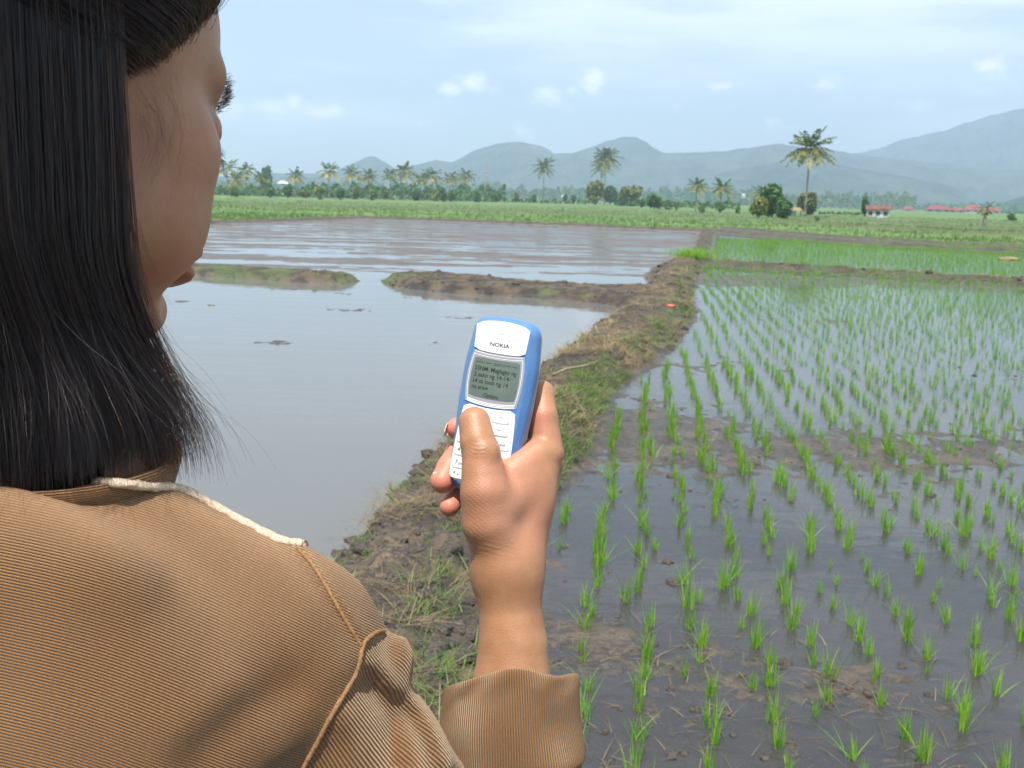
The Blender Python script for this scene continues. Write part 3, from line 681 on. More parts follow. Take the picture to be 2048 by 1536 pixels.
bush(1262, 371, 414, 46, m_leafy, 'pale green airy tree between the dark bush and the lone round bush', None, 3, 500, .25, 'tree', 'airy_tree', dark=.1)
bush(1309, 388, 419, 36, m_leaf, 'rounded mid green bush standing alone on the field edge', None, 4, 600, .02)
bush(1545, 374, 434, 62, m_leaf, 'big round green tree left of the lone tall palm', None, 5, 1400, .12, 'tree', 'round_tree')
bush(1517, 393, 434, 36, m_leafy, 'lighter low bush in front of the big round tree', None, 6, 700, .05)
bush(1566, 396, 436, 40, m_leaf, 'dark low bush beside the small shelter', None, 7, 700, .05, dark=.2)
bush(1615, 388, 430, 44, m_leafy, 'round yellow green bush behind the trunk of the lone palm', None, 8, 900, .08)
bush(1731, 396, 434, 20, m_leaf, 'narrow dark tree left of the rusty roofed hut', None, 9, 450, .1, 'tree', 'narrow_tree', dark=.15)
bush(2025, 427, 440, 26, m_leaf, 'small dark bush far right beyond the stunted palm', None, 10, 300, .02, dark=.3)
bush(533, 330, 392, 26, m_leaf, 'tall dark cone shaped tree rising behind the palms', None, 12, 500, .1, 'tree', 'dark_tree', dark=.2)
bush(713, 375, 400, 24, m_leafy, 'round light green bush in front of the far palms', None, 13, 400, .02)
bush(1635, 428, 440, 12, m_leaf, 'tiny dark shrub right of the lone palm', None, 14, 140, .02, dark=.3)
sm = [(540, 372, 397, 30, 1), (576, 370, 398, 22, 1), (610, 378, 399, 22, 2), (470, 372, 396, 26, 1), (640, 372, 400, 24, 2), (680, 378, 401, 20, 1), (745, 374, 402, 26, 1), (770, 380, 402, 18, 2), (833, 376, 403, 24, 1), (870, 380, 404, 26, 2), (886, 376, 405, 18, 1),
      (905, 382, 405, 20, 1), (950, 384, 406, 24, 1), (992, 383, 406, 26, 1), (1032, 386, 407, 14, 2), (1068, 388, 408, 14, 1), (1130, 390, 409, 12, 1), (1147, 391, 410, 12, 1), (1283, 398, 417, 18, 1), (1354, 407, 422, 12, 2), (1334, 400, 420, 22, 1), (1440, 410, 428, 22, 1), (1475, 414, 429, 14, 1), (1405, 412, 427, 20, 2), (1240, 392, 413, 22, 1)]
SML = ['shrub left of the white roofed shed', 'shrub just under the white roofed shed', 'light green shrub right of the white roofed shed', 'leftmost shrub, beside the cheek', 'light green shrub left of the round crowned palm', 'shrub under the round crowned palm', 'wide shrub right of the round light bush', 'light shrub under the thin palm in the gap',
       'shrub below the low half hidden palm', 'wide light shrub under the golden palms', 'dark shrub overlapping the wide light one', 'shrub under the dark topped palm', 'shrub just left of the utility pole', 'shrub just right of the utility pole', 'light shrub well right of the pole, first of two apart', 'shrub at the left foot of the slim lone palm',
       'shrub right of the slim lone palm, left of two', 'shrub right of the slim lone palm, right of two', 'low shrub left of the lone rounded bush', 'tiny light shrub left of the two small palms', 'wide low shrub right of the lone rounded bush', 'shrub at the foot of the right small palm', 'low shrub right of the two small palms', 'light shrub between the two small palms', 'shrub at the foot of the pale airy tree']
for k, (u, vt, vb, wpx, kind) in enumerate(sm):
    bush(u, vt, vb, wpx, m_leaf if kind == 1 else m_leafy, SML[k], 'shrubs along the far field edge', 20+k, 220, .02, name='shrub', cat='shrub', lob=4, dark=.1*(k % 3))
# hedge growth under the far palms, and the wooded plain beyond, each one mass
def mass(name, spans, label, m, lsz, seed, palms=0.0):
    VV, TT = [], []; r = np.random.default_rng(seed)
    for (u0, u1, vt, dist, cnt, dep, dk) in spans:
        for q in range(cnt):
            u = r.uniform(u0, u1); d = dist*(1+dep*r.random()); env = .75+.45*gnoise2(np.array([u*.06]), np.array([dist*.01]), seed)[0]+.25*gnoise2(np.array([u*.22]), np.array([3.]), seed+2)[0]
            H = (HV(u)+CAM_H*F_PX/d-vt)*d/F_PX*max(.35, env); base = AT(u, d); s = lsz*d/F_PX*r.uniform(.5, 1.5)
            p = base+np.array([0, 0, H*(1-r.random()**1.6*1.0)])
            nrm = r.normal(size=3); nrm /= np.linalg.norm(nrm); a = np.cross(nrm, r.normal(size=3)); a /= np.linalg.norm(a); b_ = np.cross(nrm, a)
            VV += [p-a*s-b_*s*.5, p+a*s-b_*s*.5, p+a*s*.6+b_*s*.6, p-a*s*.6+b_*s*.6]; TT += [np.clip(r.normal(.35-dk, .25), 0, 1)]*4
    o = mesh(name, np.array(VV), np.arange(len(VV)).reshape(-1, 4), m, attrs=dict(tint=TT)); tag(o, label, kind='stuff')
mass('hedge_growth', [(430, 1010, 370, 330, 7000, .2, .05), (1010, 1180, 398, 330, 300, .2, .1), (1230, 1480, 402, 300, 1500, .25, .1), (1640, 1730, 424, 210, 250, .2, .1)], 'tangle of undergrowth beneath the far palms', m_leaf, 3.0, 5)
mass('distant_woods', [(150, 1010, 362, 1100, 6500, .35, .2), (990, 1560, 374, 1000, 7500, .4, .2), (1480, 1830, 388, 900, 4200, .4, .2), (1830, 2300, 408, 1000, 3500, .4, .1)], 'hazy belt of woods and palms across the plain', m_leaf, 3.2, 6)
mass('village_greenery', [(1770, 2300, 424, 560, 2600, .2, .05), (1640, 1770, 420, 560, 900, .2, .1), (1500, 1640, 415, 500, 500, .2, .1)], 'trees and gardens around the red roofed village', m_leaf, 2.6, 9)
DPL = ['hazy distant palm right of the slim lone palm', 'hazy distant palm right of the tall lone palm, first of a loose pair', 'hazy distant palm right of the tall lone palm, second of a loose pair', 'hazy distant palm left of the narrow dark tree', 'hazy distant palm just above the rusty roofed hut', 'hazy distant palm right above the hut corner', 'shorter hazy palm right of the hut, first of the cluster',
       'tallest hazy palm of the cluster right of the hut', 'hazy palm fourth in the cluster right of the hut', 'hazy palm at the right end of the cluster near the red roofs', 'hazy palm behind the widest red roofed house', 'hazy palm right behind the low bright red roof', 'hazy palm peeping over the big round tree', 'hazy palm between the round tree and the shelter', 'hazy palm above the lone rounded bush', 'hazy palm left of the tall palm pair']
for k, (u, vt, vb) in enumerate([(1130-0, 372, 402), (1655, 382, 418), (1672, 388, 418), (1700, 384, 420), (1745, 385, 421), (1764, 392, 421), (1778, 392, 421), (1789, 386, 422), (1802, 394, 422), (1812, 392, 422), (1870, 406, 424), (1888, 408, 425), (1560, 386, 415), (1588, 392, 416), (1330, 372, 406), (1180, 374, 404)]):
    d = 620+30*(k % 4); base = AT(u, d); h = (HV(u)+CAM_H*F_PX/d-vt)*d/F_PX; root = make_palm(h*.86, h*.26, 11, .1, 200+k, False)
    root.location = tuple(base); tag(root, DPL[k], 'palm tree', 'distant palms above the woods')

# ------------------------------------------------------------------ small built things, far off
m_white = plain('white_wall', (.52, .50, .47), .8, .08, 2); m_red = plain('red_roof_sheet', (.20, .045, .040), .6, .2, 1.5); m_rust = plain('rusty_sheet', (.15, .06, .04), .8, .45, 1.2)
m_tin = plain('grey_sheet', (.50, .50, .49), .7, .25, 2); m_dark = plain('dark_opening', (.03, .028, .025), .9); m_post = plain('concrete_pole', (.20, .19, .175), .85, .12, 3)
m_tan = plain('tan_thatch', (.24, .175, .095), .9, .3, 6)
def house(u, vb, wpx, hpx, dist, roofm, wallm, label, group=None, cat='house', name='house', roofk=.45, yaw=0.0, lean_to=False):
    W = wpx*dist/F_PX; H = hpx*dist/F_PX; D = W*.7; root = empty(name); hw = H*(1-roofk); p = AT(u, dist)
    MB().box((-W/2, -D/2, 0), (W/2, D/2, hw)).build('wall', wallm, root)
    r = MB(); e = W*.07; t_ = .08*H
    if lean_to: r.add([(-W/2-e, -D/2-e, hw*.92), (W/2+e, -D/2-e, hw*.92), (W/2+e, D/2+e, H), (-W/2-e, D/2+e, H), (-W/2-e, -D/2-e, hw*.92+t_), (W/2+e, -D/2-e, hw*.92+t_), (W/2+e, D/2+e, H+t_), (-W/2-e, D/2+e, H+t_)], [(0, 3, 2, 1), (4, 5, 6, 7), (0, 1, 5, 4), (1, 2, 6, 5), (2, 3, 7, 6), (3, 0, 4, 7)])
    else:
        r.add([(-W/2-e, -D/2-e, hw), (W/2+e, -D/2-e, hw), (W/2+e, D/2+e, hw), (-W/2-e, D/2+e, hw), (-W*.25, 0, H), (W*.25, 0, H)], [(0, 1, 5, 4), (1, 2, 5), (2, 3, 4, 5), (3, 0, 4), (0, 3, 2, 1)])
    r.build('roof', roofm, root)
    nw = max(1, int(wpx/12))
    for k in range(nw):
        x = -W/2+W*(k+.5)/nw; MB().box((x-W*.09, -D/2-.06, hw*.35), (x+W*.09, -D/2-.003, hw*.75)).build('window', m_dark, root)
    z = height(np.array([p[0]]), np.array([p[1]]))[0][0]; zb = max(z-.1, CAM_H-(vb-HV(u))*dist/F_PX)
    root.location = (p[0], p[1], zb if dist > 400 else z-.05); root.rotation_euler[2] = -math.atan2(p[0], p[1])+yaw; tag(root, label, cat, group); return root
house(1757, 437, 40, 22, 172, m_rust, m_tin, 'small grey walled hut under a long rusty sheet roof', cat='hut', name='hut', roofk=.26, lean_to=True)
for (u, vb, wpx, hpx, lab) in [(1817, 424, 20, 9, 'small red roofed house closest to the hut'), (1877, 424, 42, 12, 'widest red roofed house of the village'), (1914, 431, 26, 9, 'bright red low roof in front of the widest house'),
                               (1944, 431, 26, 15, 'orange roofed pale house in the middle of the village'), (1985, 437, 28, 11, 'red roofed white house beside the stunted palm')]:
    house(u, vb, wpx, hpx, 520, m_red, m_white, lab, 'red roofed village houses', roofk=.6)
house(566, 372, 20, 9, 470, m_white, m_white, 'white roofed shed glimpsed between the far palms', cat='shed', name='shed', roofk=.6)
house(1486, 396, 7, 7, 900, m_white, m_white, 'tiny white building in the distant woods', cat='house', roofk=.3)
house(1126, 396, 8, 5, 800, m_white, m_white, 'tiny white shed right of the slim lone palm', cat='shed', name='shed', roofk=.3)
house(943, 393, 14, 8, 430, m_tin, m_white, 'pale shed just left of the utility pole', cat='shed', name='shed', roofk=.4)
house(1508, 438, 9, 4.5, 150, m_white, m_white, 'low white block on the grass before the round tree', cat='block', name='field_block', roofk=.2)
# open field shelter beside the lone palm
p = AT(1593, 158); root = empty('field_shelter', (p[0], p[1], .1), -math.atan2(p[0], p[1])); q = 158/F_PX
for x, y in ((-9, -5), (9, -5), (-9, 5), (9, 5)): MB().tube([(x*q, y*q, -.2), (x*q, y*q, 13*q)], .08, 6).build('post', m_wood, root)
MB().box((-8*q, 4*q, 0), (0, 4.6*q, 11*q)).build('side_panel', m_tin, root)
MB().add([(-12*q, -8*q, 12*q), (12*q, -8*q, 12*q), (12*q, 8*q, 12*q), (-12*q, 8*q, 12*q), (-7*q, 0, 18*q), (7*q, 0, 18*q)], [(0, 1, 5, 4), (1, 2, 5), (2, 3, 4, 5), (3, 0, 4), (0, 3, 2, 1)]).build('roof', m_tan, root)
tag(root, 'small open shelter with thatched roof under the lone tall palm', 'shelter')
# utility pole
d = 330; p = AT(970, d); h = 62*d/F_PX; root = empty('utility_pole', (p[0], p[1], .1)); MB().tube([(0, 0, -.3), (0, 0, h*.5), (0, 0, h)], [.28, .24, .19], 8).build('pole', m_post, root, True)
MB().box((-.7, -.08, h*.93), (.7, .08, h*.955)).build('crossarm', m_post, root)
for x in (-.6, 0, .6): MB().tube([(x, 0, h*.955), (x, 0, h*.955+.28)], .06, 6).build('insulator', m_white, root)
tag(root, 'bare pale concrete utility pole at the end of the palm row', 'utility pole')
# heap of cut straw on the far right bank
p = AT(2030, 41); hv = height(np.array([p[0]]), np.array([p[1]]))[0][0]
V_, F_, _ = clodmesh(4); o = mesh('straw_heap', V_*np.array([.42, .2, .14]), F_, m_tan, smooth=True); o.location = (p[0], p[1], hv+.03); tag(o, 'pale tan heap of cut straw on the far right bank', 'straw heap')
# litter, stick, tuft, mud lumps
m_pink = plain('faded_red_plastic', (.75, .16, .13), .4, .1, 9)
p = G(1341, 612, .2); z = height(np.array([p[0]]), np.array([p[1]]))[0][0]
V_, F_, _ = clodmesh(2); o = mesh('plastic_scrap', V_*np.array([.07, .06, .045])+.008*np.random.default_rng(3).normal(size=V_.shape), F_, m_pink); o.location = (p[0], p[1], z+.02); tag(o, 'crumpled scrap of red plastic lying on the bank', 'plastic scrap')
p = G(1128, 732, .24); z = height(np.array([p[0]]), np.array([p[1]]))[0][0]
o = MB().tube([(-.04, -.30, .01), (0, -.1, .035), (.05, .15, .03), (.12, .38, .05)], [.012, .013, .011, .007], 7).build('stick', plain('grey_stick', (.20, .17, .11), .9, .2, 20), None, True); o.location = (p[0]+.06, p[1], z+.02); o.rotation_euler[2] = -.45; tag(o, 'grey green stick lying across the bank behind the phone', 'stick')
p = G(1385, 512, .2); z = height(np.array([p[0]]), np.array([p[1]]))[0][0]
Vt, Ft, Tt = tuft(420, .42, 55, .02, .55, .28, 3); o = mesh('grass_tuft', Vt, Ft, m_rice, attrs=dict(tint=Tt)); o.location = (p[0], p[1], z-.02); tag(o, 'bright green grass tuft on the bend of the main bank', 'grass tuft')
lab = ['largest mud lump near the gap of the left bank', 'small dark mud lump right of the largest one', 'flat mud lump below the end of the left bank', 'left mud lump of the three in a line', 'middle mud lump of the three in a line', 'right mud lump of the three in a line',
       'long mud lump alone in the middle of the pond', 'small mud lump left of the phone top', 'faint mud lump near the hair', 'mud speck far left in the pond', 'low weedy lump left of the phone', 'small mud speck under the right bank']
for k, (u, v, wx) in enumerate([(568, 579, .30), (585, 579, .14), (690, 587, .20), (672, 620, .16), (695, 621, .15), (723, 621, .22), (553, 686, .26), (872, 687, .10), (420, 612, .12), (370, 603, .2), (925, 636, .22), (814, 596, .08)]):
    p = G(u, v); VL, FL = [], []
    for q in range(7):
        V_, F_, _ = clodmesh(k+q); s = wx*rng.uniform(.10, .26); FL.append(F_+sum(len(a) for a in VL)); VL.append(V_*np.array([s*1.5, s*1.1, .018+.06*s*2])+[rng.normal(0, wx*.42), rng.normal(0, .07), -.004])
    o = mesh('mud_lump', np.concatenate(VL), np.concatenate(FL), m_clod, smooth=True); o.location = (p[0], p[1], -.004); tag(o, lab[k], 'mud lump', 'mud lumps in the left pond')
# ================================================================== sculpting helpers (millimetres, seen from the camera: x right, y up, z towards it)
def S(u, v, d): return np.array([(u-1024)/F_PX*d, (768-v)/F_PX*d, -d], float)
def to_world(Pm):
    Pm = np.asarray(Pm, float)/1000; return CO+Pm[..., 0:1]*CX+Pm[..., 1:2]*CY+Pm[..., 2:3]*CZ
WDN = np.array([-CX[2], -CY[2], -CZ[2]]); WUP = -WDN             # world down and up in these axes
def pxof(P): return 1024+F_PX*P[..., 0]/-P[..., 2], 768-F_PX*P[..., 1]/-P[..., 2]
def cone(P, a, b, ra, rb):
    a = np.asarray(a, float); b = np.asarray(b, float); e = b-a; t = np.clip(((P-a)@e)/(e@e), 0, 1)
    return np.linalg.norm(P-a-t[..., None]*e, axis=-1)-(ra+(rb-ra)*t)
def ell(P, c, r, R=None):
    q = P-np.asarray(c, float)
    if R is not None: q = q@R
    r = np.asarray(r, float); k0 = np.linalg.norm(q/r, axis=-1); k1 = np.linalg.norm(q/(r*r), axis=-1)+1e-9
    return k0*(k0-1)/k1
def smin(a, b, k): h = np.clip(.5+.5*(b-a)/k, 0, 1); return b+(a-b)*h-k*h*(1-h)
def smax(a, b, k): return -smin(-a, -b, k)
def chain(P, J, k=3.0):
    d = None
    for (p, r), (q, s) in zip(J[:-1], J[1:]):
        c = cone(P, p, q, r, s); d = c if d is None else smin(d, c, k)
    return d
def sculpt(f, lo, hi, res, blk=8):
    """the zero surface of f on a grid, evaluated only near it; returns vertices and quads"""
    lo = np.asarray(lo, float); hi = np.asarray(hi, float); nb = np.ceil((hi-lo)/(res*blk)).astype(int); n = nb*blk+1
    g = np.stack(np.meshgrid(*[np.arange(k) for k in nb], indexing='ij'), -1).reshape(-1, 3)
    fc = f(lo+(g+.5)*res*blk); act = np.abs(fc) < res*blk*1.15
    Fd = np.full(n, 1.0, np.float32)
    for b_, s_ in zip(g[~act], fc[~act]):
        if s_ < 0: Fd[b_[0]*blk:b_[0]*blk+blk+1, b_[1]*blk:b_[1]*blk+blk+1, b_[2]*blk:b_[2]*blk+blk+1] = -1.0
    loc = np.stack(np.meshgrid(*[np.arange(blk+1)]*3, indexing='ij'), -1).reshape(-1, 3); ga = g[act]
    for c0 in range(0, len(ga), 1500):
        G_ = ga[c0:c0+1500]; I = (G_[:, None]*blk+loc[None]).reshape(-1, 3); Fd[I[:, 0], I[:, 1], I[:, 2]] = f(lo+I*res)
    s = Fd < 0; m = n-1
    cnt = sum(s[i:m[0]+i, j:m[1]+j, k:m[2]+k].astype(np.int8) for i in (0, 1) for j in (0, 1) for k in (0, 1))
    cells = np.argwhere((cnt > 0) & (cnt < 8)); idx = np.full(m, -1, np.int32); idx[tuple(cells.T)] = np.arange(len(cells))
    acc = np.zeros((len(cells), 3)); num = np.zeros(len(cells))
    cor = np.array([[i, j, k] for i in (0, 1) for j in (0, 1) for k in (0, 1)])
    for a in range(8):
        for b in range(a+1, 8):
            if np.abs(cor[a]-cor[b]).sum() != 1: continue
            va = Fd[tuple((cells+cor[a]).T)]; vb = Fd[tuple((cells+cor[b]).T)]; x = (va < 0) != (vb < 0)
            t = np.where(x, va/(va-vb+1e-20), 0)[:, None]; acc += np.where(x[:, None], cor[a]+t*(cor[b]-cor[a]), 0); num += x
    V = lo+(cells+acc/num[:, None])*res; Q = []
    for ax in range(3):
        sl1 = [slice(None)]*3; sl2 = [slice(None)]*3; sl1[ax] = slice(0, -1); sl2[ax] = slice(1, None)
        s1, s2 = s[tuple(sl1)], s[tuple(sl2)]; E = np.argwhere(s1 != s2); o1, o2 = [(1, 2), (2, 0), (0, 1)][ax]
        E = E[(E[:, o1] > 0) & (E[:, o2] > 0) & (E[:, o1] < m[o1]) & (E[:, o2] < m[o2])]
        e1 = np.zeros(3, int); e1[o1] = 1; e2 = np.zeros(3, int); e2[o2] = 1
        q = np.stack([idx[tuple((E-e1-e2).T)], idx[tuple((E-e2).T)], idx[tuple(E.T)], idx[tuple((E-e1).T)]], 1); fl = s1[tuple(E.T)]; q[~fl] = q[~fl][:, ::-1]; Q.append(q)
    Q = np.concatenate(Q); Q = Q[(Q >= 0).all(1)]; return V, Q
# ================================================================== the woman: body (head, neck, arm and hand as one figure)
HP = dict(a=37.4, p=12.8, roll=4.05, c=(-218.1, 120.2, -430.0), s=1.07)
def head_frame(h):
    a, p = math.radians(h['a']), math.radians(h['p'])
    f = np.array([math.cos(p)*math.sin(a), -math.sin(p), -math.cos(p)*math.cos(a)]); r = np.array([math.cos(a), 0, math.sin(a)]); u = np.cross(r, f)
    ro = math.radians(h['roll']); r2 = math.cos(ro)*r+math.sin(ro)*u; u2 = -math.sin(ro)*r+math.cos(ro)*u
    return np.stack([r2, f, u2], 1)
HR = head_frame(HP); HC = np.array(HP['c']); HS = HP['s']
def HW(p): return HC+HS*(HR@np.asarray(p, float))            # head-local (right, forward, up) to view axes
def head_sdf_local(q):
    X = q.copy(); X[..., 0] = np.abs(X[..., 0])
    d = ell(q, (0, -10, 42), (72, 92, 80))
    d = smin(d, ell(q, (0, 31, 40), (58, 47, 52)), 18)
    d = smin(d, ell(q, (0, 36, -8), (54, 44, 66)), 18)
    d = smin(d, cone(X, (50, 4, -42), (14, 62, -72), 15, 15), 16)
    d = smin(d, ell(X, (40, 55, -8), (21, 20, 19)), 14)                # cheekbone
    d = smin(d, ell(X, (33, 54, -36), (24, 25, 28)), 14)               # cheek
    d = smin(d, cone(X, (10, 82, 29), (42, 66, 31), 6.5, 7), 9)          # brow ridge
    d = smax(d, -ell(X, (33, 88, 11), (15, 13, 10)), 9)                # eye hollow
    d = smin(d, ell(X, (31.5, 69, 10), (13, 12.5, 12)), 2.5)             # closed lid over the eye
    d = smax(d, -cone(X, (20, 84.5, 3.5), (44, 72, 6), 1.0, .8), 1.5)        # lid crease
    d = smin(d, cone(q, (0, 82, 24), (0, 98, -14), 5.5, 7.5), 7)        # nose
    d = smin(d, ell(X, (10, 91, -17), (7, 8.5, 6.5)), 4)
    d = smin(d, ell(q, (0, 80, -36), (25, 14, 12)), 9)
    d = smin(d, ell(q, (0, 89.5, -35.5), (21, 8, 5)), 3)
    d = smin(d, ell(q, (0, 88.5, -45.5), (18, 8, 6)), 3)
    d = smax(d, -cone(X, (0, 99, -39.8), (22, 84, -40.5), 1.2, .8), 1.6)
    d = smax(d, -ell(q, (0, 92, -55), (15, 4.2, 4)), 6)
    d = smin(d, ell(q, (0, 74.5, -66), (17, 13.5, 13)), 8)
    d = smin(d, ell(X, (68, -6, 2), (5, 15, 26)), 4)                    # ears, under the hair
    return d
KS = .85
NB0 = np.array([-232., -52., -512.]); NB = NB0*KS
JSH0 = np.array([-113., -132., -500.]); JSH = JSH0*KS; ELB = np.array([10., -345., -592.])
# right hand and forearm
TH = [(S(949, 845, 602), 9.4), (S(956, 885, 597), 10.3), (S(962, 905, 596), 11.0), (S(970, 985, 592), 14.2), (S(976, 1045, 594), 15.0), (S(1010, 1125, 604), 17.0)]
WR = S(1014, 1140, 605)
IX = [(S(1094, 905, 622), 10.2), (S(1086, 835, 626), 8.8), (S(1081, 788, 633), 8.3), (S(1040, 800, 652), 7.6), (S(985, 850, 652), 7.0)]
MD = [(S(1101, 925, 642), 8.6), (S(1075, 850, 668), 8.4), (S(1010, 838, 672), 7.9), (S(945, 848, 652), 7.4), (S(914, 857, 634), 6.8)]
RG = [(S(1092, 950, 655), 8.6), (S(1060, 900, 682), 8.2), (S(985, 885, 672), 7.8), (S(916, 906, 640), 7.7), (S(900, 935, 628), 7.9), (S(885, 962, 622), 7.5)]
PK = [(S(1075, 980, 662), 8.2), (S(1045, 960, 680), 7.6), (S(985, 955, 668), 7.0), (S(930, 972, 640), 6.6), (S(899, 1013, 624), 6.1)]
FA = [(WR, 18.6), (S(1020, 1205, 603), 18.2), (S(1026, 1290, 600), 20.0), (S(1024, 1365, 596), 22.6), (S(1030, 1700, 590), 32.0), (ELB, 34.0)]
def hand_sdf(P):
    d = chain(P, FA, 1.5)
    pal = smin(cone(P, WR, S(1090, 912, 624), 19, 10.5), cone(P, WR, S(1094, 938, 644), 17.5, 9), 8)
    pal = smin(pal, cone(P, WR, S(1076, 975, 660), 17, 9), 8)
    pal = smin(pal, ell(P, S(1040, 985, 612), (20, 24, 13)), 8)
    pal = smin(pal, cone(P, S(1000, 1010, 600), S(1072, 930, 618), 14, 10), 7)      # web between thumb and index
    pal = smin(pal, cone(P, S(1025, 940, 606), S(1075, 905, 616), 7.5, 8), 6)
    d = smin(d, pal, 10)
    d = smin(d, chain(P, TH, 1.5), 6)
    d = smin(d, ell(P, S(972, 906, 588.5), (6.5, 6, 4)), 4)                          # thumb knuckle
    for J in (IX, MD, RG, PK): d = smin(d, chain(P, J, 2.0), 2.6)
    d = smin(d, ell(P, S(1112, 908, 628), (4.5, 5, 5)), 4)
    d = smax(d, -cone(P, S(1066, 800, 618), S(1046, 850, 612), 1.1, .8), 1.8)        # crease at the root of the index
    # the phone presses its own shape into the grip
    return d
def body_sdf(P):
    d = head_sdf_local(((P-HC)@HR)/HS)*HS
    d = smin(d, cone(P, HW((0, -18, -40)), NB+[0, -14, -6], 47, 42), 14)
    d = smin(d, cone(P, NB+[0, -30, 0], NB+[10, -200, -40], 42, 75), 24)
    d = smin(d, cone(P, NB+[20, -50, 0], JSH+[-8, -16, -4], 30, 29), 14)
    d = smin(d, cone(P, JSH+[-8, -16, -4], ELB, 29, 32), 8)
    d = smin(d, cone(P, ELB, S(1030, 1700, 590), 32, 31), 8)
    return d
m_skin, t, b = mat('brown_skin', .46, .45); n = NT(t); co = n.coord('Object')
b.inputs['Subsurface Weight'].default_value = .12; b.inputs['Subsurface Radius'].default_value = (1, .35, .18); b.inputs['Subsurface Scale'].default_value = .006
f1 = n.noise(co, 40, 5, .6); f2 = n.noise(co, 220, 3); f3 = n.noise(co, 14, 3)
c = n.mix(n.map(f1, .3, .7), (.310, .147, .068), (.395, .202, .098)); c = n.mix(n.m('MULTIPLY', n.map(f2, .5, .75), .35), c, (.36, .17, .10))
c = n.mix(n.m('MULTIPLY', n.map(f3, .42, .65), .5), c, (.46, .20, .125))
c = n.mix(n.attr('pink'), c, (.66, .23, .16)); c = n.mix(n.attr('mole'), c, (.12, .05, .03)); c = n.mix(n.attr('lip'), c, (.40, .13, .10))
c = n.mix(n.m('MULTIPLY', n.map(n.noise(co, 700, 2), .55, .75), .22), c, (.27, .125, .065))
n.put(c, b.inputs['Base Color'])
cell = n.voro(co, 620, 'DISTANCE_TO_EDGE'); wr = n.noise(n.coord('Object', (1, 1, .35)), 330, 4, .6, 1.2)
bb = n.bump(n.m('ADD', n.m('MULTIPLY', wr, .9), n.m('MULTIPLY', n.map(cell, 0, .25), .35)), .0005, .34)
bb = n.bump(n.attr('crease'), .00013, .7, bb); n.put(n.bump(f1, .0012, .35, bb), b.inputs['Normal'])
t0_ = __import__('time').time()
Vh, Qh = sculpt(hand_sdf, (-72, -372, -705), (45, 12, -560), 1.15)
Vb, Qb_ = sculpt(body_sdf, (-345, -385, -660), (55, 245, -320), 2.4)
def pinkf(V):
    p = np.zeros(len(V))
    for c, r in ((S(885, 968, 622), 17), (S(897, 1018, 624), 15), (S(905, 858, 634), 15), (S(905, 930, 628), 10)): p = np.maximum(p, np.exp(-(np.linalg.norm(V-c, axis=1)/r)**2)*.85)
    for c, r in ((S(1070, 830, 612), 13), (S(1050, 880, 606), 10), (S(1015, 900, 600), 8)): p = np.maximum(p, np.exp(-(np.linalg.norm(V-c, axis=1)/r)**2)*.45)
    return p
uh, vh = pxof(Vh)
def gs(u0, v0, su, sv): return np.exp(-((uh-u0)/su)**2-((vh-v0)/sv)**2)
front = (Vh[:, 2] > -612)
cre = front*(gs(958, 902, 26, 15)*np.sin((vh+.02*(uh-958)**2)*2*PI/8.5)+.7*gs(1025, 912, 26, 14)*np.sin((vh+.35*uh)*2*PI/8)+.6*gs(950, 1020, 26, 60)*np.sin((vh-.8*uh)*2*PI/9)+.6*gs(985, 1098, 60, 16)*np.sin((vh-.25*uh)*2*PI/10)+.5*gs(950, 862, 26, 8)*np.sin(vh*2*PI/8))
cre = cre+gs(1090, 815, 20, 12)*.6*np.sin((vh-.3*uh)*2*PI/8)
ub, vb_ = pxof(Vb); facing = 1.0
mole = np.exp(-(((ub-354)/3.2)**2+((vb_-367)/4)**2)); q_ = ((Vb-HC)@HR)/HS
lip = np.exp(-((q_[:, 0]/22)**4+((q_[:, 2]+41)/8.5)**4))*(q_[:, 1] > 78)
pk = np.exp(-((q_[:, 0]-42)/20)**2-((q_[:, 2]+12)/22)**2-((q_[:, 1]-58)/22)**2)*.16
VV = np.concatenate([Vh, Vb]); QQ = np.concatenate([Qh, Qb_+len(Vh)])
person = mesh('person', to_world(VV), QQ[:, ::-1], m_skin, smooth=True, attrs=dict(crease=np.concatenate([cre, np.zeros(len(Vb))]), pink=np.concatenate([pinkf(Vh), pk]), mole=np.concatenate([np.zeros(len(Vh)), mole]), lip=np.concatenate([np.zeros(len(Vh)), lip])))
tag(person, 'black haired woman in a tan corduroy shirt looking down at her phone', 'person')
print('body', len(VV), __import__('time').time()-t0_)
def nail(c, nrm, along, w, l, name='fingernail', m=None, lift=.3):
    nrm = nrm/np.linalg.norm(nrm); along = along-nrm*(along@nrm); along /= np.linalg.norm(along); sd = np.cross(nrm, along); V, Fc = [], []
    for i in range(7):
        for j in range(7):
            a = (i/6-.5)*2; bb_ = (j/6-.5)*2; k = 1-.18*abs(bb_)**3*(1 if bb_ > 0 else .6)
            V.append(c+sd*a*w/2*k+along*bb_*l/2-nrm*(a*a*w*.22)+nrm*lift-nrm*.5*max(0, -bb_-.7))
    for i in range(6):
        for j in range(6): Fc.append((i*7+j, i*7+j+1, i*7+j+8, i*7+j+7))
    o = mesh(name, to_world(np.array(V)), Fc, m, person, smooth=True); md = o.modifiers.new('s', 'SOLIDIFY'); md.thickness = .0005; md.offset = 0; return o
m_nail, t, b = mat('nail', .25, .5); b.inputs['Base Color'].default_value = (.72, .46, .38, 1); b.inputs['Subsurface Weight'].default_value = .1; b.inputs['Subsurface Scale'].default_value = .002
nail(S(866.5, 958, 620), np.array([-1, .12, .35]), np.array([-.35, -1, .2]), 6.6, 8.5, m=m_nail)
nail(S(884.5, 1013, 623), np.array([-1, .05, .42]), np.array([-.38, -1, .2]), 5.4, 7.2, m=m_nail)
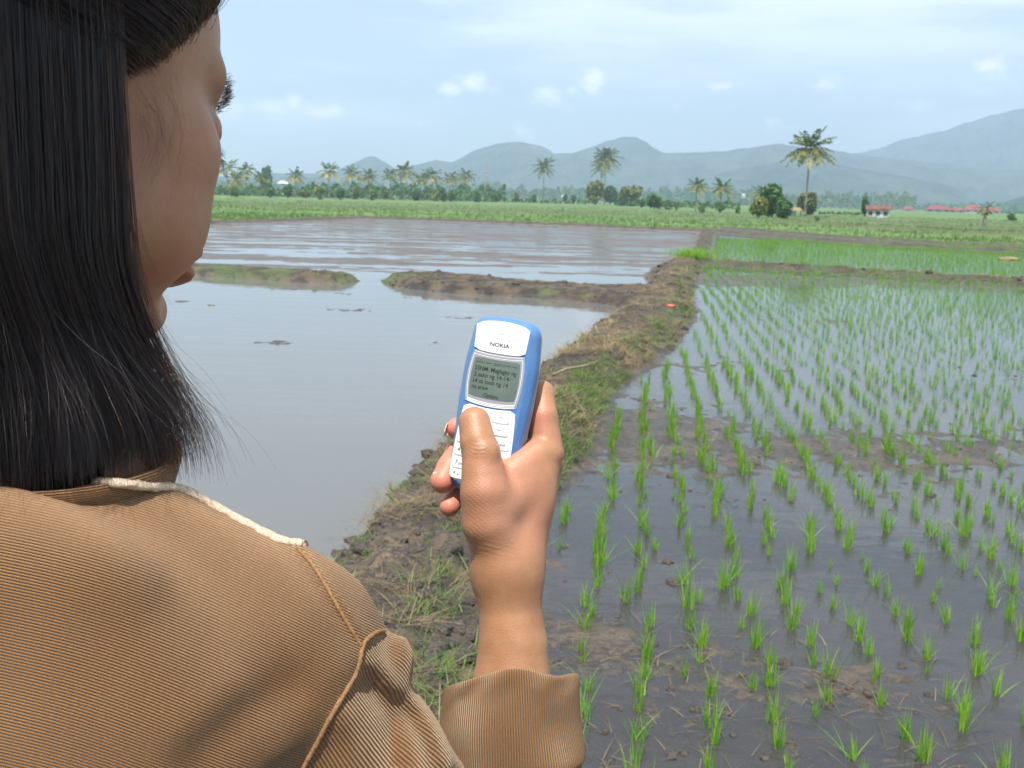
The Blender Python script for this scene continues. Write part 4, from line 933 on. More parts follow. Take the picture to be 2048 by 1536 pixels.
nail(S(893, 860, 631), np.array([-.9, 0, -.5]), np.array([-.3, -1, .5]), 5.6, 7, m=m_nail)
# ================================================================== shirt, trousers, shoes (children of the woman)
yaw = math.radians(16); TR = np.array([math.cos(yaw), 0, math.sin(yaw)])
TR = TR-WUP*(TR@WUP); TR /= np.linalg.norm(TR); TF = np.cross(WUP, TR); TB = np.stack([TR, TF, WUP], 1)          # torso axes: right, forward, up
CUFF0 = S(1040, 1600, 590); 
JL0 = NB0+TR*-148+WUP*-78; JL = JL0*KS; ELB0 = ELB/KS
BUMPS = [  # soft folds: screen-side polylines, height in mm (+ ridge, - valley), width in px
    ([(575, 1370), (480, 1430), (390, 1536)], -3.2, 42), ([(700, 1330), (640, 1400), (560, 1500)], 2.0, 40), ([(470, 1380), (340, 1470)], 1.6, 40),
    ([(740, 1360), (775, 1430), (790, 1536)], -6.0, 26), ([(760, 1345), (850, 1420), (905, 1530)], 2.6, 24), ([(800, 1400), (850, 1490), (870, 1560)], -2.4, 16), ([(690, 1440), (700, 1500), (700, 1560)], 3.0, 28),
    ([(600, 1090), (655, 1160), (700, 1230), (735, 1275)], 1.8, 16), ([(590, 1105), (640, 1180), (688, 1245), (722, 1290)], -1.4, 7), ([(330, 985), (470, 1030), (590, 1090)], -1.0, 14)]
def shirt_sdf(P, folds=True):
    P = P/KS; NB, JSH, JL, ELB = NB0, JSH0, JL0, ELB0
    q = (P-NB)@TB
    d = ell(q, (6, -4, -190), (150, 96, 180)); d = smin(d, ell(q, (0, 0, -430), (152, 108, 250)), 40)
    d = smin(d, ell(q, (55, -50, -120), (82, 46, 95)), 30); d = smin(d, ell(q, (-70, -50, -120), (82, 46, 95)), 30)
    d = smin(d, cone(P, (-190, -93, -503), JSH+[0, 0, 0], 49, 48), 22); d = smin(d, cone(P, NB+TR*-30+WUP*-46, JL, 46, 50), 22)
    d = smin(d, chain(P, [(JSH, 48), (S(705, 1560, 515), 46), (ELB, 52)], 10), 14)
    d = smin(d, ell(P, S(790, 1325, 509), (9.5, 14, 14)), 5)
    d = smin(d, cone(P, JL, JL+WDN*270+TR*-20, 50, 44), 14); d = smin(d, cone(P, JL+WDN*270+TR*-20, JL+WDN*420+TR*-15+TF*40, 44, 34), 12)
    d = smin(d, ell(q, (0, -60, -19), (100, 34, 38)), 20); d = smax(d, -ell(P, NB+WUP*50+TF*36, (46, 50, 40)), 8); d = smax(d, (P-NB)@WDN-560, 6)
    d = smin(d, ell(q, (48, -44, -85), (92, 46, 66)), 30)
    if folds:
        u, v = pxof(P); near = (P[..., 2] > -560)
        for L, A, wd in BUMPS:
            e = np.exp(-(line_sdf(np.array(L, float), u, v)/wd)**2); d = d-A*e*near
        y = P[..., 1]; d = d-.7*gnoise2(P[..., 0]*.03, y*.045+P[..., 2]*.03, 3)
    return d*KS
Vs, Qs = sculpt(shirt_sdf, (-420, -640, -760), (80, -8, -290), 2.7)
Vs = Vs+0
# direction of the corduroy wales, as a running measure across them (mm)
def ribs(V):
    V = V/KS; JSH, ELB = JSH0, ELB0
    x, y, z = V[:, 0], V[:, 1], V[:, 2]; sx = np.log1p(np.exp((x+165)/22))*22
    ph = y+.17*x+.33*sx-.30*z
    w_ = .9*gnoise2(x*.012, y*.012, 4)
    ax = (ELB-JSH)/np.linalg.norm(ELB-JSH); p = V-JSH; al = p@ax; a1 = np.cross(ax, [0, 0, 1.]); a1 /= np.linalg.norm(a1); a2 = np.cross(ax, a1); ang = np.arctan2(p@a2, p@a1)*46
    u, v = pxof(V)
    seam = np.interp(v, [1265, 1290, 1330, 1365, 1430, 1490, 1536, 1800], [765, 726, 716, 700, 662, 630, 605, 480])
    yk_ = np.interp(v, [1098, 1130, 1172, 1225, 1262, 1292], [596, 625, 652, 682, 704, 722]); strip = (u > yk_) & (v > 1098) & (v < 1292)
    slv = sstep(-1.5, 1.5, (u-seam))*(v > 1262)*(x > -200)
    return ph+w_, ang, slv
ph, angp, slv = ribs(Vs)
m_cord, t, b = mat('corduroy', .9, .1); n = NT(t); co = n.coord('Object')
b.inputs['Sheen Weight'].default_value = .35; b.inputs['Sheen Roughness'].default_value = .5; b.inputs['Sheen Tint'].default_value = (.9, .75, .55, 1)
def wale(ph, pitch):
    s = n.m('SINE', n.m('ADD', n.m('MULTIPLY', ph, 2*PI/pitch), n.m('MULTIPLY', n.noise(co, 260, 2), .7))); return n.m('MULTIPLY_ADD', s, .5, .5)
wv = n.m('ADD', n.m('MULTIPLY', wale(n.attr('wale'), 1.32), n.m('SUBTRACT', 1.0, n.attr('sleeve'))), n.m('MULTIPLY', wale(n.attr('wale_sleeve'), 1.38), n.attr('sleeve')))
fz = n.noise(co, 1400, 3, .7); big = n.noise(co, 9, 4, .6); st = n.noise(n.coord('Object', (40, 40, 900)), 1, 3)
cc = n.mix(n.map(big, .3, .7), (.215, .102, .040), (.285, .146, .061)); cc = n.mix(n.m('MULTIPLY', n.map(fz, .45, .7), .30), cc, (.42, .28, .145))
cc = n.mix(n.map(wv, .0, .55), n.mix(.78, cc, (.085, .034, .012)), cc)  # shade in the grooves painted into the colour, with the darker pile base
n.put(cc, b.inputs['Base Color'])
n.put(n.bump(n.m('ADD', wv, n.m('MULTIPLY', fz, .25)), .0008, 1.0), b.inputs['Normal'])
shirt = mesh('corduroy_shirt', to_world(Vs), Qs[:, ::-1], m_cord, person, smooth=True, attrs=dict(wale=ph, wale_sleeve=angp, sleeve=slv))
# rolled cuff round the forearm
def cuffmesh():
    nth, V, Fc, W_, = 96, [], [], []
    cen = lambda h: np.array([np.interp(h, [-130, -60, 0, 10], [0, -3, -1, -1.]), 0, 0])
    ax = (WR-ELB)/np.linalg.norm(WR-ELB); c0 = S(1023, 1352, 596)
    rx = np.cross(ax, [0, 0, 1.]); rx = -rx if rx[0] < 0 else rx; rx /= np.linalg.norm(rx); rz = np.cross(rx, ax); rz = rz if rz[2] > 0 else -rz
    prof = [(-3, -3.4), (-.8, -2.4), (0.1, -1.2), (0, 0), (-1, .5), (-3, .6)]+[(-h, .6) for h in np.linspace(6, 46, 13)]+[(-47, .2), (-49, -1.6), (-52, -1.8)]+[(-h, -1.8) for h in np.linspace(58, 130, 12)]
    inner = [(-h, -3.6) for h in np.linspace(60, 5, 12)]
    P_ = inner+prof
    for h, dr in P_:
        for k in range(nth):
            th = k*2*PI/nth; cth, sth = math.cos(th), math.sin(th)
            top = 13.0*max(0, sth)**1.2-2.0+(-5.5 if cth < 0 else -1.0)*abs(cth)**1.5+1.8*math.sin(5*th+.6)*max(0, sth)-(17*max(0, -sth)**.8)+1.0*math.sin(3*th+1)+.5*math.sin(7*th)
            R = 38.4+.085*max(0, -h)+dr+1.1*math.sin(3*th+.02*h)+.8*math.sin(5*th+1+.05*h)+.9*math.sin(2*th+.11*h)*min(1, max(0, -h)/25)+.5*math.sin(9*th+.3*h)*(h > -12)+2.0*max(0, sth)**2*math.sin(h*.13+2.2*cth)*(h < -8)*.4
            hh = h+top*max(0, 1+h/60) if h > -60 else h
            V.append(c0+cen(h)+ax*hh+rx*cth*R*1.0+rz*sth*R*.92); W_.append(th*40)
    m_ = len(P_)
    for i in range(m_-1):
        for k in range(nth): Fc.append((i*nth+k, i*nth+(k+1) % nth, (i+1)*nth+(k+1) % nth, (i+1)*nth+k))
    return np.array(V), Fc, np.array(W_)
Vc, Fc_, Wc = cuffmesh()
# the wale count closes round the arm: 180 wales
Wc = Wc/(2*PI*40)*180*1.38; per = np.full(len(Vc), 1.0)
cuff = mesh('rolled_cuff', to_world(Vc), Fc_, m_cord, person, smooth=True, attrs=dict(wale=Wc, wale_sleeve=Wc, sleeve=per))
# seams laid on the cloth
bv = BVHTree.FromPolygons([tuple(v) for v in to_world(Vs)], [tuple(int(i) for i in f) for f in Qs])
def on_cloth(u, v, lift=.4, maxd=700, alt=425):
    r = CX*(u-1024)/F_PX+CY*(768-v)/F_PX-CZ; r = r/np.linalg.norm(r); hit = bv.ray_cast(Vector(CO), Vector(r))
    if hit[0] is None or hit[3] > .60: return C(u, v, alt/1000)
    return np.array(hit[0])-r*lift/1000
m_seam, t, b = mat('light_cord', .85, .1); n = NT(t); fz2 = n.noise(n.coord('Object'), 900, 3)
n.put(n.mix(n.map(fz2, .35, .7), (.42, .32, .22), (.60, .50, .38)), b.inputs['Base Color']); n.put(n.bump(fz2, .0006, .8), b.inputs['Normal'])
m_seam2, t, b = mat('seam_cord', .85, .1); n = NT(t); fz2 = n.noise(n.coord('Object'), 900, 3)
n.put(n.mix(n.map(fz2, .35, .7), (.20, .105, .045), (.31, .18, .085)), b.inputs['Base Color']); n.put(n.bump(fz2, .0006, .8), b.inputs['Normal'])
def dense(L, k=6):
    L = np.array(L, float); out = []
    for i in range(len(L)-1):
        p0, p1, p2, p3 = L[max(i-1, 0)], L[i], L[i+1], L[min(i+2, len(L)-1)]
        for s in range(k):
            q = s/k; out.append(.5*((2*p1)+(-p0+p2)*q+(2*p0-5*p1+4*p2-p3)*q*q+(-p0+3*p1-3*p2+p3)*q**3))
    return out+[L[-1]]
arm = dense([(768, 1262), (752, 1266), (733, 1280), (724, 1300), (718, 1330), (704, 1362), (664, 1430), (632, 1490), (606, 1536), (575, 1590)], 8)
P3 = [on_cloth(u, v, .4) for u, v in arm]; MB().tube(P3, [.0010*(1+.12*math.sin(i*1.7)) for i in range(len(P3))], 8).build('armhole_seam', m_seam2, person, True)
yk = dense([(596, 1098), (625, 1130), (652, 1172), (682, 1225), (704, 1262), (722, 1292)], 8)
P3 = [on_cloth(u, v, .1) for u, v in yk]; MB().tube(P3, .0009, 6).build('yoke_seam', m_seam2, person, True)
# collar standing round the neck
V, Fc = [], []; CW = []; nth = 72; prof = [(-16, 0), (-8, .5), (4, 1.5), (14, 2.5), (21, 3), (24, 1.5), (23, -1.5), (16, -3), (2, -4), (-14, -4.5)]
for h, dr in prof:
    for k in range(nth):
        th = k*2*PI/nth; R = 56+dr+1.2*math.sin(3*th+1)+.22*h; hh = h*(1+.12*math.sin(2*th))-10+4*max(0, -math.sin(th))+3.5*math.cos(th-.4)*(1 if h > 0 else 0)
        V.append((NB0+TR*math.cos(th)*R*1.04+TF*math.sin(th)*R*.95+WUP*hh)*KS); CW.append(h*1.0+.05*R)
for i in range(len(prof)-1):
    for k in range(nth): Fc.append((i*nth+k, i*nth+(k+1) % nth, (i+1)*nth+(k+1) % nth, (i+1)*nth+k))
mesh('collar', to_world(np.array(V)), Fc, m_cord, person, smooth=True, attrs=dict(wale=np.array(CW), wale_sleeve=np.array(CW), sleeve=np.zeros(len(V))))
VCo, FCo = to_world(np.array(V)), Fc
bv2 = BVHTree.FromPolygons([tuple(v) for v in to_world(Vs)]+[tuple(v) for v in VCo], [tuple(int(i) for i in f) for f in Qs]+[tuple(i+len(Vs) for i in f) for f in FCo])
# pale twisted piping along the shoulder line
pp = dense([(-60, 955), (0, 956), (100, 960), (190, 966), (262, 972), (330, 980), (430, 1006), (520, 1043), (575, 1072), (612, 1094)], 12); mb = MB()
def dz(u): return float(np.interp(u, [-60, 120, 330, 620], [466, 472, 490, 494])*KS)
def top_of_cloth(u, v):
    for dv in range(-24 if u > 335 else 0, 75, 3):
        r = CX*(u-1024)/F_PX+CY*(768-v-dv)/F_PX-CZ; r = r/np.linalg.norm(r); hit = (bv if u > 335 else bv2).ray_cast(Vector(CO), Vector(r))
        if hit[0] is not None and hit[3] < .60: return (CO+r*(hit[3]-.0005)+CY*.0006), dv
    return C(u, v, dz(u)/1000), 0
P3 = [top_of_cloth(u, v)[0] for u, v in pp]; P3 = [sum(P3[max(0, i-4):i+5])/len(P3[max(0, i-4):i+5]) for i in range(len(P3))]
k_ = len(P3); V, Fc = [], []
for i, p in enumerate(P3):
    tg_ = P3[min(i+1, k_-1)]-P3[max(i-1, 0)]; tg_ /= np.linalg.norm(tg_); a_ = np.cross(tg_, -CZ); a_ /= np.linalg.norm(a_); b2 = np.cross(tg_, a_)
    for q in range(12):
        th = q*2*PI/12; R = 1+.09*math.sin(3*th+i*.9)+.03*math.sin(i*2.3); V.append(p+(a_*math.cos(th)*.0019+b2*math.sin(th)*.0034)*R*(1 if 2 < i < k_-3 else .8))
for i in range(k_-1):
    for q in range(12): Fc.append((i*12+q, i*12+(q+1) % 12, (i+1)*12+(q+1) % 12, (i+1)*12+q))
Fc += [tuple(range(11, -1, -1)), tuple((k_-1)*12+q for q in range(12))]
mesh('shoulder_piping', V, Fc, m_seam, person, smooth=True)
# trousers, shoes and the hanging left hand (below the picture)
m_den = plain('dark_denim', (.035, .045, .08), .85, .25, 60); m_shoe = plain('black_shoe', (.03, .03, .03), .5)
zfeet = .19; NBw = to_world(NB[None])[0]; fall = (NBw[2]-zfeet)*1000
hip = NB+WDN*470; legs = []
def tr_sdf(P):
    q = (P-hip)@TB; d = ell(q, (0, 0, 10), (132, 98, 120))
    for sg in (-1, 1): d = smin(d, chain(P, [(hip+TR*sg*65+WDN*30, 72), (hip+TR*sg*74+WDN*(fall-540)*.5+TF*20, 62), (NB+TR*sg*90+WDN*(fall-70), 48)], 8), 20)
    return smax(d, (P-NB)@WDN-(fall-65), 4)
Vt_, Qt_ = sculpt(tr_sdf, NB+[-320, -1800, -620], NB+[330, -400, 220], 11); mesh('trousers', to_world(Vt_), Qt_[:, ::-1], m_den, person, smooth=True)
for sg in (-1, 1):
    ft = NB+TR*sg*90+WDN*(fall-38)
    Vq, Qq = sculpt(lambda P: smax(smin(cone(P, ft-TF*35, ft+TF*110, 36, 36), cone(P, ft, ft+WUP*60, 40, 42), 12), (P-NB)@WDN-(fall-2), 2), ft-220, ft+220, 8); mesh('shoe', to_world(Vq), Qq[:, ::-1], m_shoe, person, smooth=True)
lw = (JL0+WDN*420+TR*-15+TF*40)*KS
def lh_sdf(P):
    d = chain(P, [(lw+WUP*60, 28), (lw+WDN*70, 21), (lw+WDN*120, 22)], 6); d = smin(d, ell((P-lw-WDN*150)@TB, (0, 0, 0), (15, 38, 45)), 8)
    for k, f in enumerate((-26, -9, 9, 26)): d = smin(d, chain(P, [(lw+WDN*180+TF*f, 9), (lw+WDN*(222-abs(k-1.6)*4)+TF*f*1.05+TR*6, 8), (lw+WDN*(252-abs(k-1.6)*9)+TF*f+TR*20, 7)], 2), 3)
    return smin(d, chain(P, [(lw+WDN*130+TF*28, 12), (lw+WDN*165+TF*48+TR*8, 10), (lw+WDN*195+TF*52+TR*16, 8.5)], 3), 6)
Vq, Qq = sculpt(lh_sdf, lw+WDN*110-170, lw+WDN*110+170, 3.0); mesh('left_hand', to_world(Vq), Qq[:, ::-1], m_skin, person, smooth=True)
print('shirt', len(Vs))
# ================================================================== the phone she holds
PF = S(980, 812, 610)
th_ = math.radians(20)
py_ = np.array([math.sin(math.radians(10)), math.cos(math.radians(10)), 0]); px0 = np.array([py_[1], -py_[0], 0])
px_ = px0*math.cos(th_)+np.array([0, 0, 1])*math.sin(th_); pz_ = np.cross(px_, py_)
o0 = to_world(PF-pz_*9); axw = [a[0]*CX+a[1]*CY+a[2]*CZ for a in (px_, py_, pz_)]
phone = empty('mobile_phone'); phone.matrix_world = Matrix([[axw[0][i], axw[1][i], axw[2][i], o0[i]] for i in range(3)]+[[0, 0, 0, 1]]); phone.empty_display_size = .05
tag(phone, 'blue and white mobile phone showing a text message, held in the hand', 'mobile phone')
m_blue, t, b = mat('blue_plastic', .30, .5); n = NT(t); sp1 = n.noise(n.coord('Object'), 2600, 2)
n.put(n.mix(n.map(sp1, .45, .65), (.075, .185, .40), (.11, .245, .48)), b.inputs['Base Color']); b.inputs['Coat Weight'].default_value = .3; b.inputs['Coat Roughness'].default_value = .15
m_pw = plain('white_plastic', (.84, .84, .83), .32, 0); m_pg = plain('grey_plastic', (.42, .42, .41), .4, 0); m_ink = plain('dark_print', (.045, .045, .05), .6)
m_key, t, b = mat('key_rubber', .42, .4); b.inputs['Base Color'].default_value = (.82, .82, .80, 1); b.inputs['Subsurface Weight'].default_value = .1; b.inputs['Subsurface Scale'].default_value = .001
m_lens, t, b = mat('lens_frame', .12, .6); b.inputs['Base Color'].default_value = (.42, .42, .47, 1); b.inputs['Coat Weight'].default_value = .6; b.inputs['Metallic'].default_value = .25
m_lcd, t, b = mat('lcd_glass', .12, .5); n = NT(t); n.put(n.mix(n.map(n.noise(n.coord('Object'), 60, 4), .3, .7), (.115, .155, .135), (.14, .185, .16)), b.inputs['Base Color']); b.inputs['Coat Weight'].default_value = .5
m_pix = plain('lcd_pixels', (.030, .034, .026), .4)
def hw(y): return np.interp(y, [-53, -48, -24, 0, 25, 47, 53], [19.2, 19.9, 21.6, 22.9, 22.9, 20.6, 19.6])
def outline(ins, n=20):
    ys = []
    top, bot = 53-ins, -53+ins; R_ = 9.0-ins*.4; pts = []
    for k in range(n+1): pts.append(bot+R_+(top-bot-2*R_)*k/n)
    R = [(hw(y)-ins, y) for y in pts]; rt = hw(top-R_)-ins; rb = hw(bot+R_)-ins
    for k in range(1, 9):
        a = k/8*PI/2; R.append((rt-R_+R_*math.cos(a)**.9, top-R_+R_*math.sin(a)))
    B = []
    for k in range(8, 0, -1):
        a = k/8*PI/2; B.append((rb-R_+R_*math.cos(a)**.9, bot+R_-R_*math.sin(a)))
    right = B+R; top_arc = [(x, top+.9*(1-(x/(rt-R_))**2)) for x in np.linspace(rt-R_, -(rt-R_), 9)[1:-1]]
    bot_arc = [(x, bot-.9*(1-(x/(rb-R_))**2)) for x in np.linspace(-(rb-R_), rb-R_, 9)[1:-1]]
    return right+top_arc+[(-x, y) for x, y in right[::-1]]+bot_arc
def shell(name, layers, m, cap0=True, cap1=True, par=phone):
    V, Fc = [], []; n0 = None
    for z, ins in layers:
        o = outline(ins); n0 = len(o); V += [(x/1000, y/1000, z/1000) for x, y in o]
    for i in range(len(layers)-1):
        for k in range(n0): Fc.append((i*n0+k, i*n0+(k+1) % n0, (i+1)*n0+(k+1) % n0, (i+1)*n0+k))
    if cap0: Fc.append(tuple(range(n0-1, -1, -1)))
    if cap1: Fc.append(tuple((len(layers)-1)*n0+k for k in range(n0)))
    o = mesh(name, V, Fc, m, par, smooth=False); o.data.polygons.foreach_set('use_smooth', [len(f) == 4 for f in Fc]); return o
shell('back_cover', [(-10.5, 7), (-9.8, 4.5), (-8, 1.8), (-5, .5), (-3.2, .35), (-3.2, 1.0)], m_pg)
shell('trim_line', [(-3.3, .9), (-2.6, .75), (-2.0, .9)], plain('pale_trim', (.62, .62, .60), .4))
shell('blue_cover', [(-2.1, .7), (-2.0, .1), (-1, 0), (2.6, 0), (4.6, .5), (6.2, 1.6), (7.8, 3.1), (8.6, 3.7), (8.95, 4.2)], m_blue)
def plate(name, pts, z0, z1, m, par=phone, bev=.35):
    pts = np.array(pts, float); c = pts.mean(0); ins = c+(pts-c)*(1-bev/np.linalg.norm(pts-c, axis=1).mean()); n0 = len(pts); V = []
    for P_, z in ((pts, z0), (pts, z1-bev), (ins, z1)): V += [(x/1000, y/1000, z/1000) for x, y in P_]
    Fc = [tuple(range(n0-1, -1, -1))]+[(i*n0+k, i*n0+(k+1) % n0, (i+1)*n0+(k+1) % n0, (i+1)*n0+k) for i in (0, 1) for k in range(n0)]+[tuple(2*n0+k for k in range(n0))]
    return mesh(name, V, Fc, m, par)
def quadpts(yt, yb, wt, wb, bt=0, bb=0, n=10, side=0.0, rc=0.0):
    P = []
    for x in np.linspace(-1, 1, n): P.append((x*wb, yb+bb*(1-x*x)+rc*(abs(x) > .99)))
    for y in np.linspace(0, 1, 8)[1:-1]: P.append((wb+(wt-wb)*y+side*4*y*(1-y), yb+(yt-yb)*y))
    for x in np.linspace(1, -1, n): P.append((x*wt, yt+bt*(1-x*x)-rc*(abs(x) > .99)))
    for y in np.linspace(1, 0, 8)[1:-1]: P.append((-(wb+(wt-wb)*y+side*4*y*(1-y)), yb+(yt-yb)*y))
    return P
plate('earpiece_plate', quadpts(48.3, 32.2, 17.2, 16.4, 2.4, -1.0, rc=1.2), 8.9, 9.75, m_pw)
for y in (42.6, 39.6):
    mb = MB(); a = [(x, y+.75*(1-(x/5.5)**2)) for x in np.linspace(-5.6, 5.6, 12)]
    mb.tube([(x/1000, yy/1000, 9.74/1000) for x, yy in a], .00016, 5)
    for x in (-5.3, 0, 5.2): mb.box(((x-.55)/1000, (y+.75*(1-(x/5.5)**2)-.38)/1000, 9.70/1000), ((x+.55)/1000, (y+.75*(1-(x/5.5)**2)+.05)/1000, 9.80/1000))
    mb.build('speaker_slot', m_pg, phone)
lf = plate('screen_frame', quadpts(31.8, .8, 16.2, 16.6, -.9, -1.6, side=1.6), 8.9, 9.5, m_lens)
for k in range(4):
    s = 31.0-k*.75; mb = MB(); mb.tube([(x*15.2/1000, (s-1.0*(1-x*x))/1000, 9.5/1000) for x in np.linspace(-1, 1, 12)], .00018, 5); mb.build('frame_ridge', m_pg if k % 2 else m_pw, lf)
for k in range(3):
    s = 2.6-k*.8+.2; mb = MB(); mb.tube([(x*15.4/1000, (s-1.6*(1-x*x))/1000, 9.5/1000) for x in np.linspace(-1, 1, 12)], .00022, 5); mb.build('frame_ridge', m_pw, lf)
for sg in (-1, 1):
    for q, w_ in ((15.3, 1.6), (16.2, 1.6)):
        mb = MB(); mb.tube([(sg*(q+w_*4*y*(1-y)*.85)/1000, (3+27*y)/1000, 9.5/1000) for y in np.linspace(0, 1, 12)], .00017, 5); mb.build('frame_ridge', m_pw if q < 16 else m_pg, lf)
lcd = plate('screen', quadpts(27.9, 4.6, 14.5, 14.7, -.5, -.9, side=.9, rc=.5), 9.3, 9.62, m_lcd, bev=.1)
def txt(s, x, y, h, wd, z, m, par, align='C', off=0.0, name='lettering'):
    cu = bpy.data.curves.new('lettering', 'FONT'); cu.body = s; cu.size = 1; cu.offset = off; cu.resolution_u = 3
    ob = bpy.data.objects.new('tmp_lettering', cu); COL.objects.link(ob); dg = bpy.context.evaluated_depsgraph_get(); me = bpy.data.meshes.new_from_object(ob.evaluated_get(dg)); bpy.data.objects.remove(ob); bpy.data.curves.remove(cu)
    co_ = np.array([v.co[:] for v in me.vertices]); lo, hi = co_.min(0), co_.max(0); sc = wd/(hi[0]-lo[0]); sy = h/.73 if h else sc
    X_ = (co_[:, 0]-lo[0])*sc; X_ = X_-wd/2 if align == 'C' else X_
    out = np.stack([(X_+x)/1000, (co_[:, 1]*sy+y-(h/2 if h else 0))/1000, np.full(len(co_), z/1000)], 1); me.vertices.foreach_set('co', out.astype(np.float32).ravel()); me.materials.clear(); me.materials.append(m); me.name = name
    o = bpy.data.objects.new(name, me); COL.objects.link(o); o.parent = par; return o
txt('NOKIA', -.2, 36.6, 2.4, 12.6, 9.80, m_ink, phone, off=.03, name='maker_lettering')
for s, x, y, wd in (('SSNM: Maglagay ng', -13.4, 21.4, 26.6), ('2 sako ng 14-14-', -13.4, 17.6, 23.6), ('14 sa loob ng 14', -13.4, 13.8, 22.6), ('na araw', -13.4, 10.2, 10.6)):
    txt(s, x, y, 2.75, wd, 9.66, m_pix, lcd, 'L', .016, 'message_line')
txt('Options', -.4, 5.9, 2.7, 9.6, 9.66, m_pix, lcd, 'C', .02, 'soft_key_caption')
txt('SSNM-N', 1.5, 24.9, 1.9, 7.0, 9.66, m_pix, lcd, 'C', .0, 'header_line')
for x0, x1 in ((-13, -8), (-7, -3), (6, 9), (10, 13)): MB().box((x0/1000, 24.8/1000, 9.64/1000), (x1/1000, 25.1/1000, 9.67/1000)).build('header_rule', m_pix, lcd)
kp = plate('keypad_plate', quadpts(-.2, -46.8, 16.5, 18.2, -1.6, -1.2, side=.9, rc=2.2), 8.9, 9.45, m_pw)
def key(x, y, w_, h_, text, name='key'):
    k = plate(name, [(x+a*w_/2, y+b_*h_/2-.35*(1-(abs(a)))) for a, b_ in ((-1, -.75), (-.85, -1), (-.3, -1), (.3, -1), (.85, -1), (1, -.75), (1, .75), (.85, 1), (.3, 1), (-.3, 1), (-.85, 1), (-1, .75))], 9.3, 10.25, m_key, kp, bev=.5)
    if text in ('^', 'v'):
        s = 1 if text == '^' else -1; mb = MB()
        mb.tube([((x-1.3)/1000, (y-.5*s)/1000, 10.27/1000), (x/1000, (y+.7*s)/1000, 10.27/1000), ((x+1.3)/1000, (y-.5*s)/1000, 10.27/1000)], .00018, 5); mb.build('arrow_mark', m_ink, k)
    elif text:
        a, _, b_ = text.partition(' ')
        txt(a, x-2.6, y, 2.6, 1.5 if a not in '1*' else 1.3, 10.28, m_ink, k, 'C', .02, 'digit')
        if b_: txt(b_, x-1.1, y-.35, 1.7, 1.15*len(b_)+.3, 10.28, m_ink, k, 'L', .015, 'letters')
    return k
key(8.6, -5.6, 11, 6.6, '^', 'scroll_key'); key(8.9, -12.9, 11.4, 6.6, 'v', 'scroll_key'); key(-9.5, -5.8, 11, 6.4, None, 'clear_key'); key(-9.6, -12.9, 11.4, 6.6, None, 'select_key')
for r_i, (y, row) in enumerate(((-20.9, ('1', '2 abc', '3 def')), (-28.6, ('4 ghi', '5 jkl', '6 mno')), (-36.3, ('7 pqrs', '8 tuv', '9 wxyz')), (-43.2, ('* +', '0', '#')))):
    for x, s in zip((-11.6, 0, 11.6), row): key(x*(1+.012*r_i), y, 10.9, 6.9 if r_i < 3 else 5.6, s)
# ================================================================== hair
r8 = np.random.default_rng(88)
CAPC = np.array([0, -14, 42.]); CAPR = np.array([82., 100., 92.])
HFW = HR[:, 1]-WUP*(HR[:, 1]@WUP); HFW /= np.linalg.norm(HFW); HRT = np.cross(HFW, WUP)
def drop(P0, L, th):
    """where a lock hanging from P0 (view axes, mm) is after falling L"""
    k = sstep(120, 205, L)
    return P0+WDN*L[..., None]+(HFW*20+HRT*3)*(k*np.clip(np.cos(th-.1), 0, 1)**2)[..., None]
def cap_pt(th, ph, off):
    """th: 0 = right side, pi/2 = front, -pi/2 = back; ph: 0 = crown, pi/2 = widest"""
    d = np.stack([np.sin(ph)*np.cos(th), np.sin(ph)*np.sin(th), np.cos(ph)], -1)
    return HC+HS*((CAPC+(CAPR+off[..., None])*d)@HR.T)
BOT = 262.0
# ---- inner mass so that no scalp shows
def hair_sdf(P):
    q = ((P-HC)@HR)/HS; d = ell(q, CAPC, CAPR-5)
    cut = (q[..., 1]*.80-q[..., 2]*.60)-9-.10*np.abs(q[..., 0]); d = smax(d, cut*.9, 5)
    w_ = P-HC; x = w_@HRT; y = w_@HFW; z = w_@WUP
    k = sstep(-25, -150, z); yy = (y+17-k*14)/ (86*HS); xx = (x-k*3)/(67*HS)
    c = (np.sqrt(xx*xx+yy*yy)-1)*85*HS; hol = (np.sqrt((xx/.80)**2+(yy/.84)**2)-1)*70
    c = smax(c, -hol, 6); c = smax(c, y+19-k*24, 5); c = smax(c, z-50, 8); c = smax(c, -z-(BOT-60)*.78, 8)
    return smin(d, c, 4)
Vm, Qm = sculpt(hair_sdf, (-345, -90, -580), (-70, 250, -290), 3.2)
m_hm = plain('dark_hair_mass', (.006, .005, .0045), .9, .3, 90, .001, .08)
hair = mesh('hair', to_world(Vm), Qm[:, ::-1], m_hm, person, smooth=True)
m_hs = bpy.data.materials.new('black_brown_hair'); m_hs.use_nodes = True; t = m_hs.node_tree; t.nodes.clear()
hp = t.nodes.new('ShaderNodeBsdfHairPrincipled'); hp.parametrization = 'MELANIN'
for k_, v_ in (('Melanin', .93), ('Melanin Redness', .55), ('Roughness', .28), ('Radial Roughness', .35), ('Coat', .1), ('Random Roughness', .4), ('Random Color', .25)): hp.inputs[k_].default_value = v_
ou = t.nodes.new('ShaderNodeOutputMaterial'); t.links.new(hp.outputs[0], ou.inputs[0])
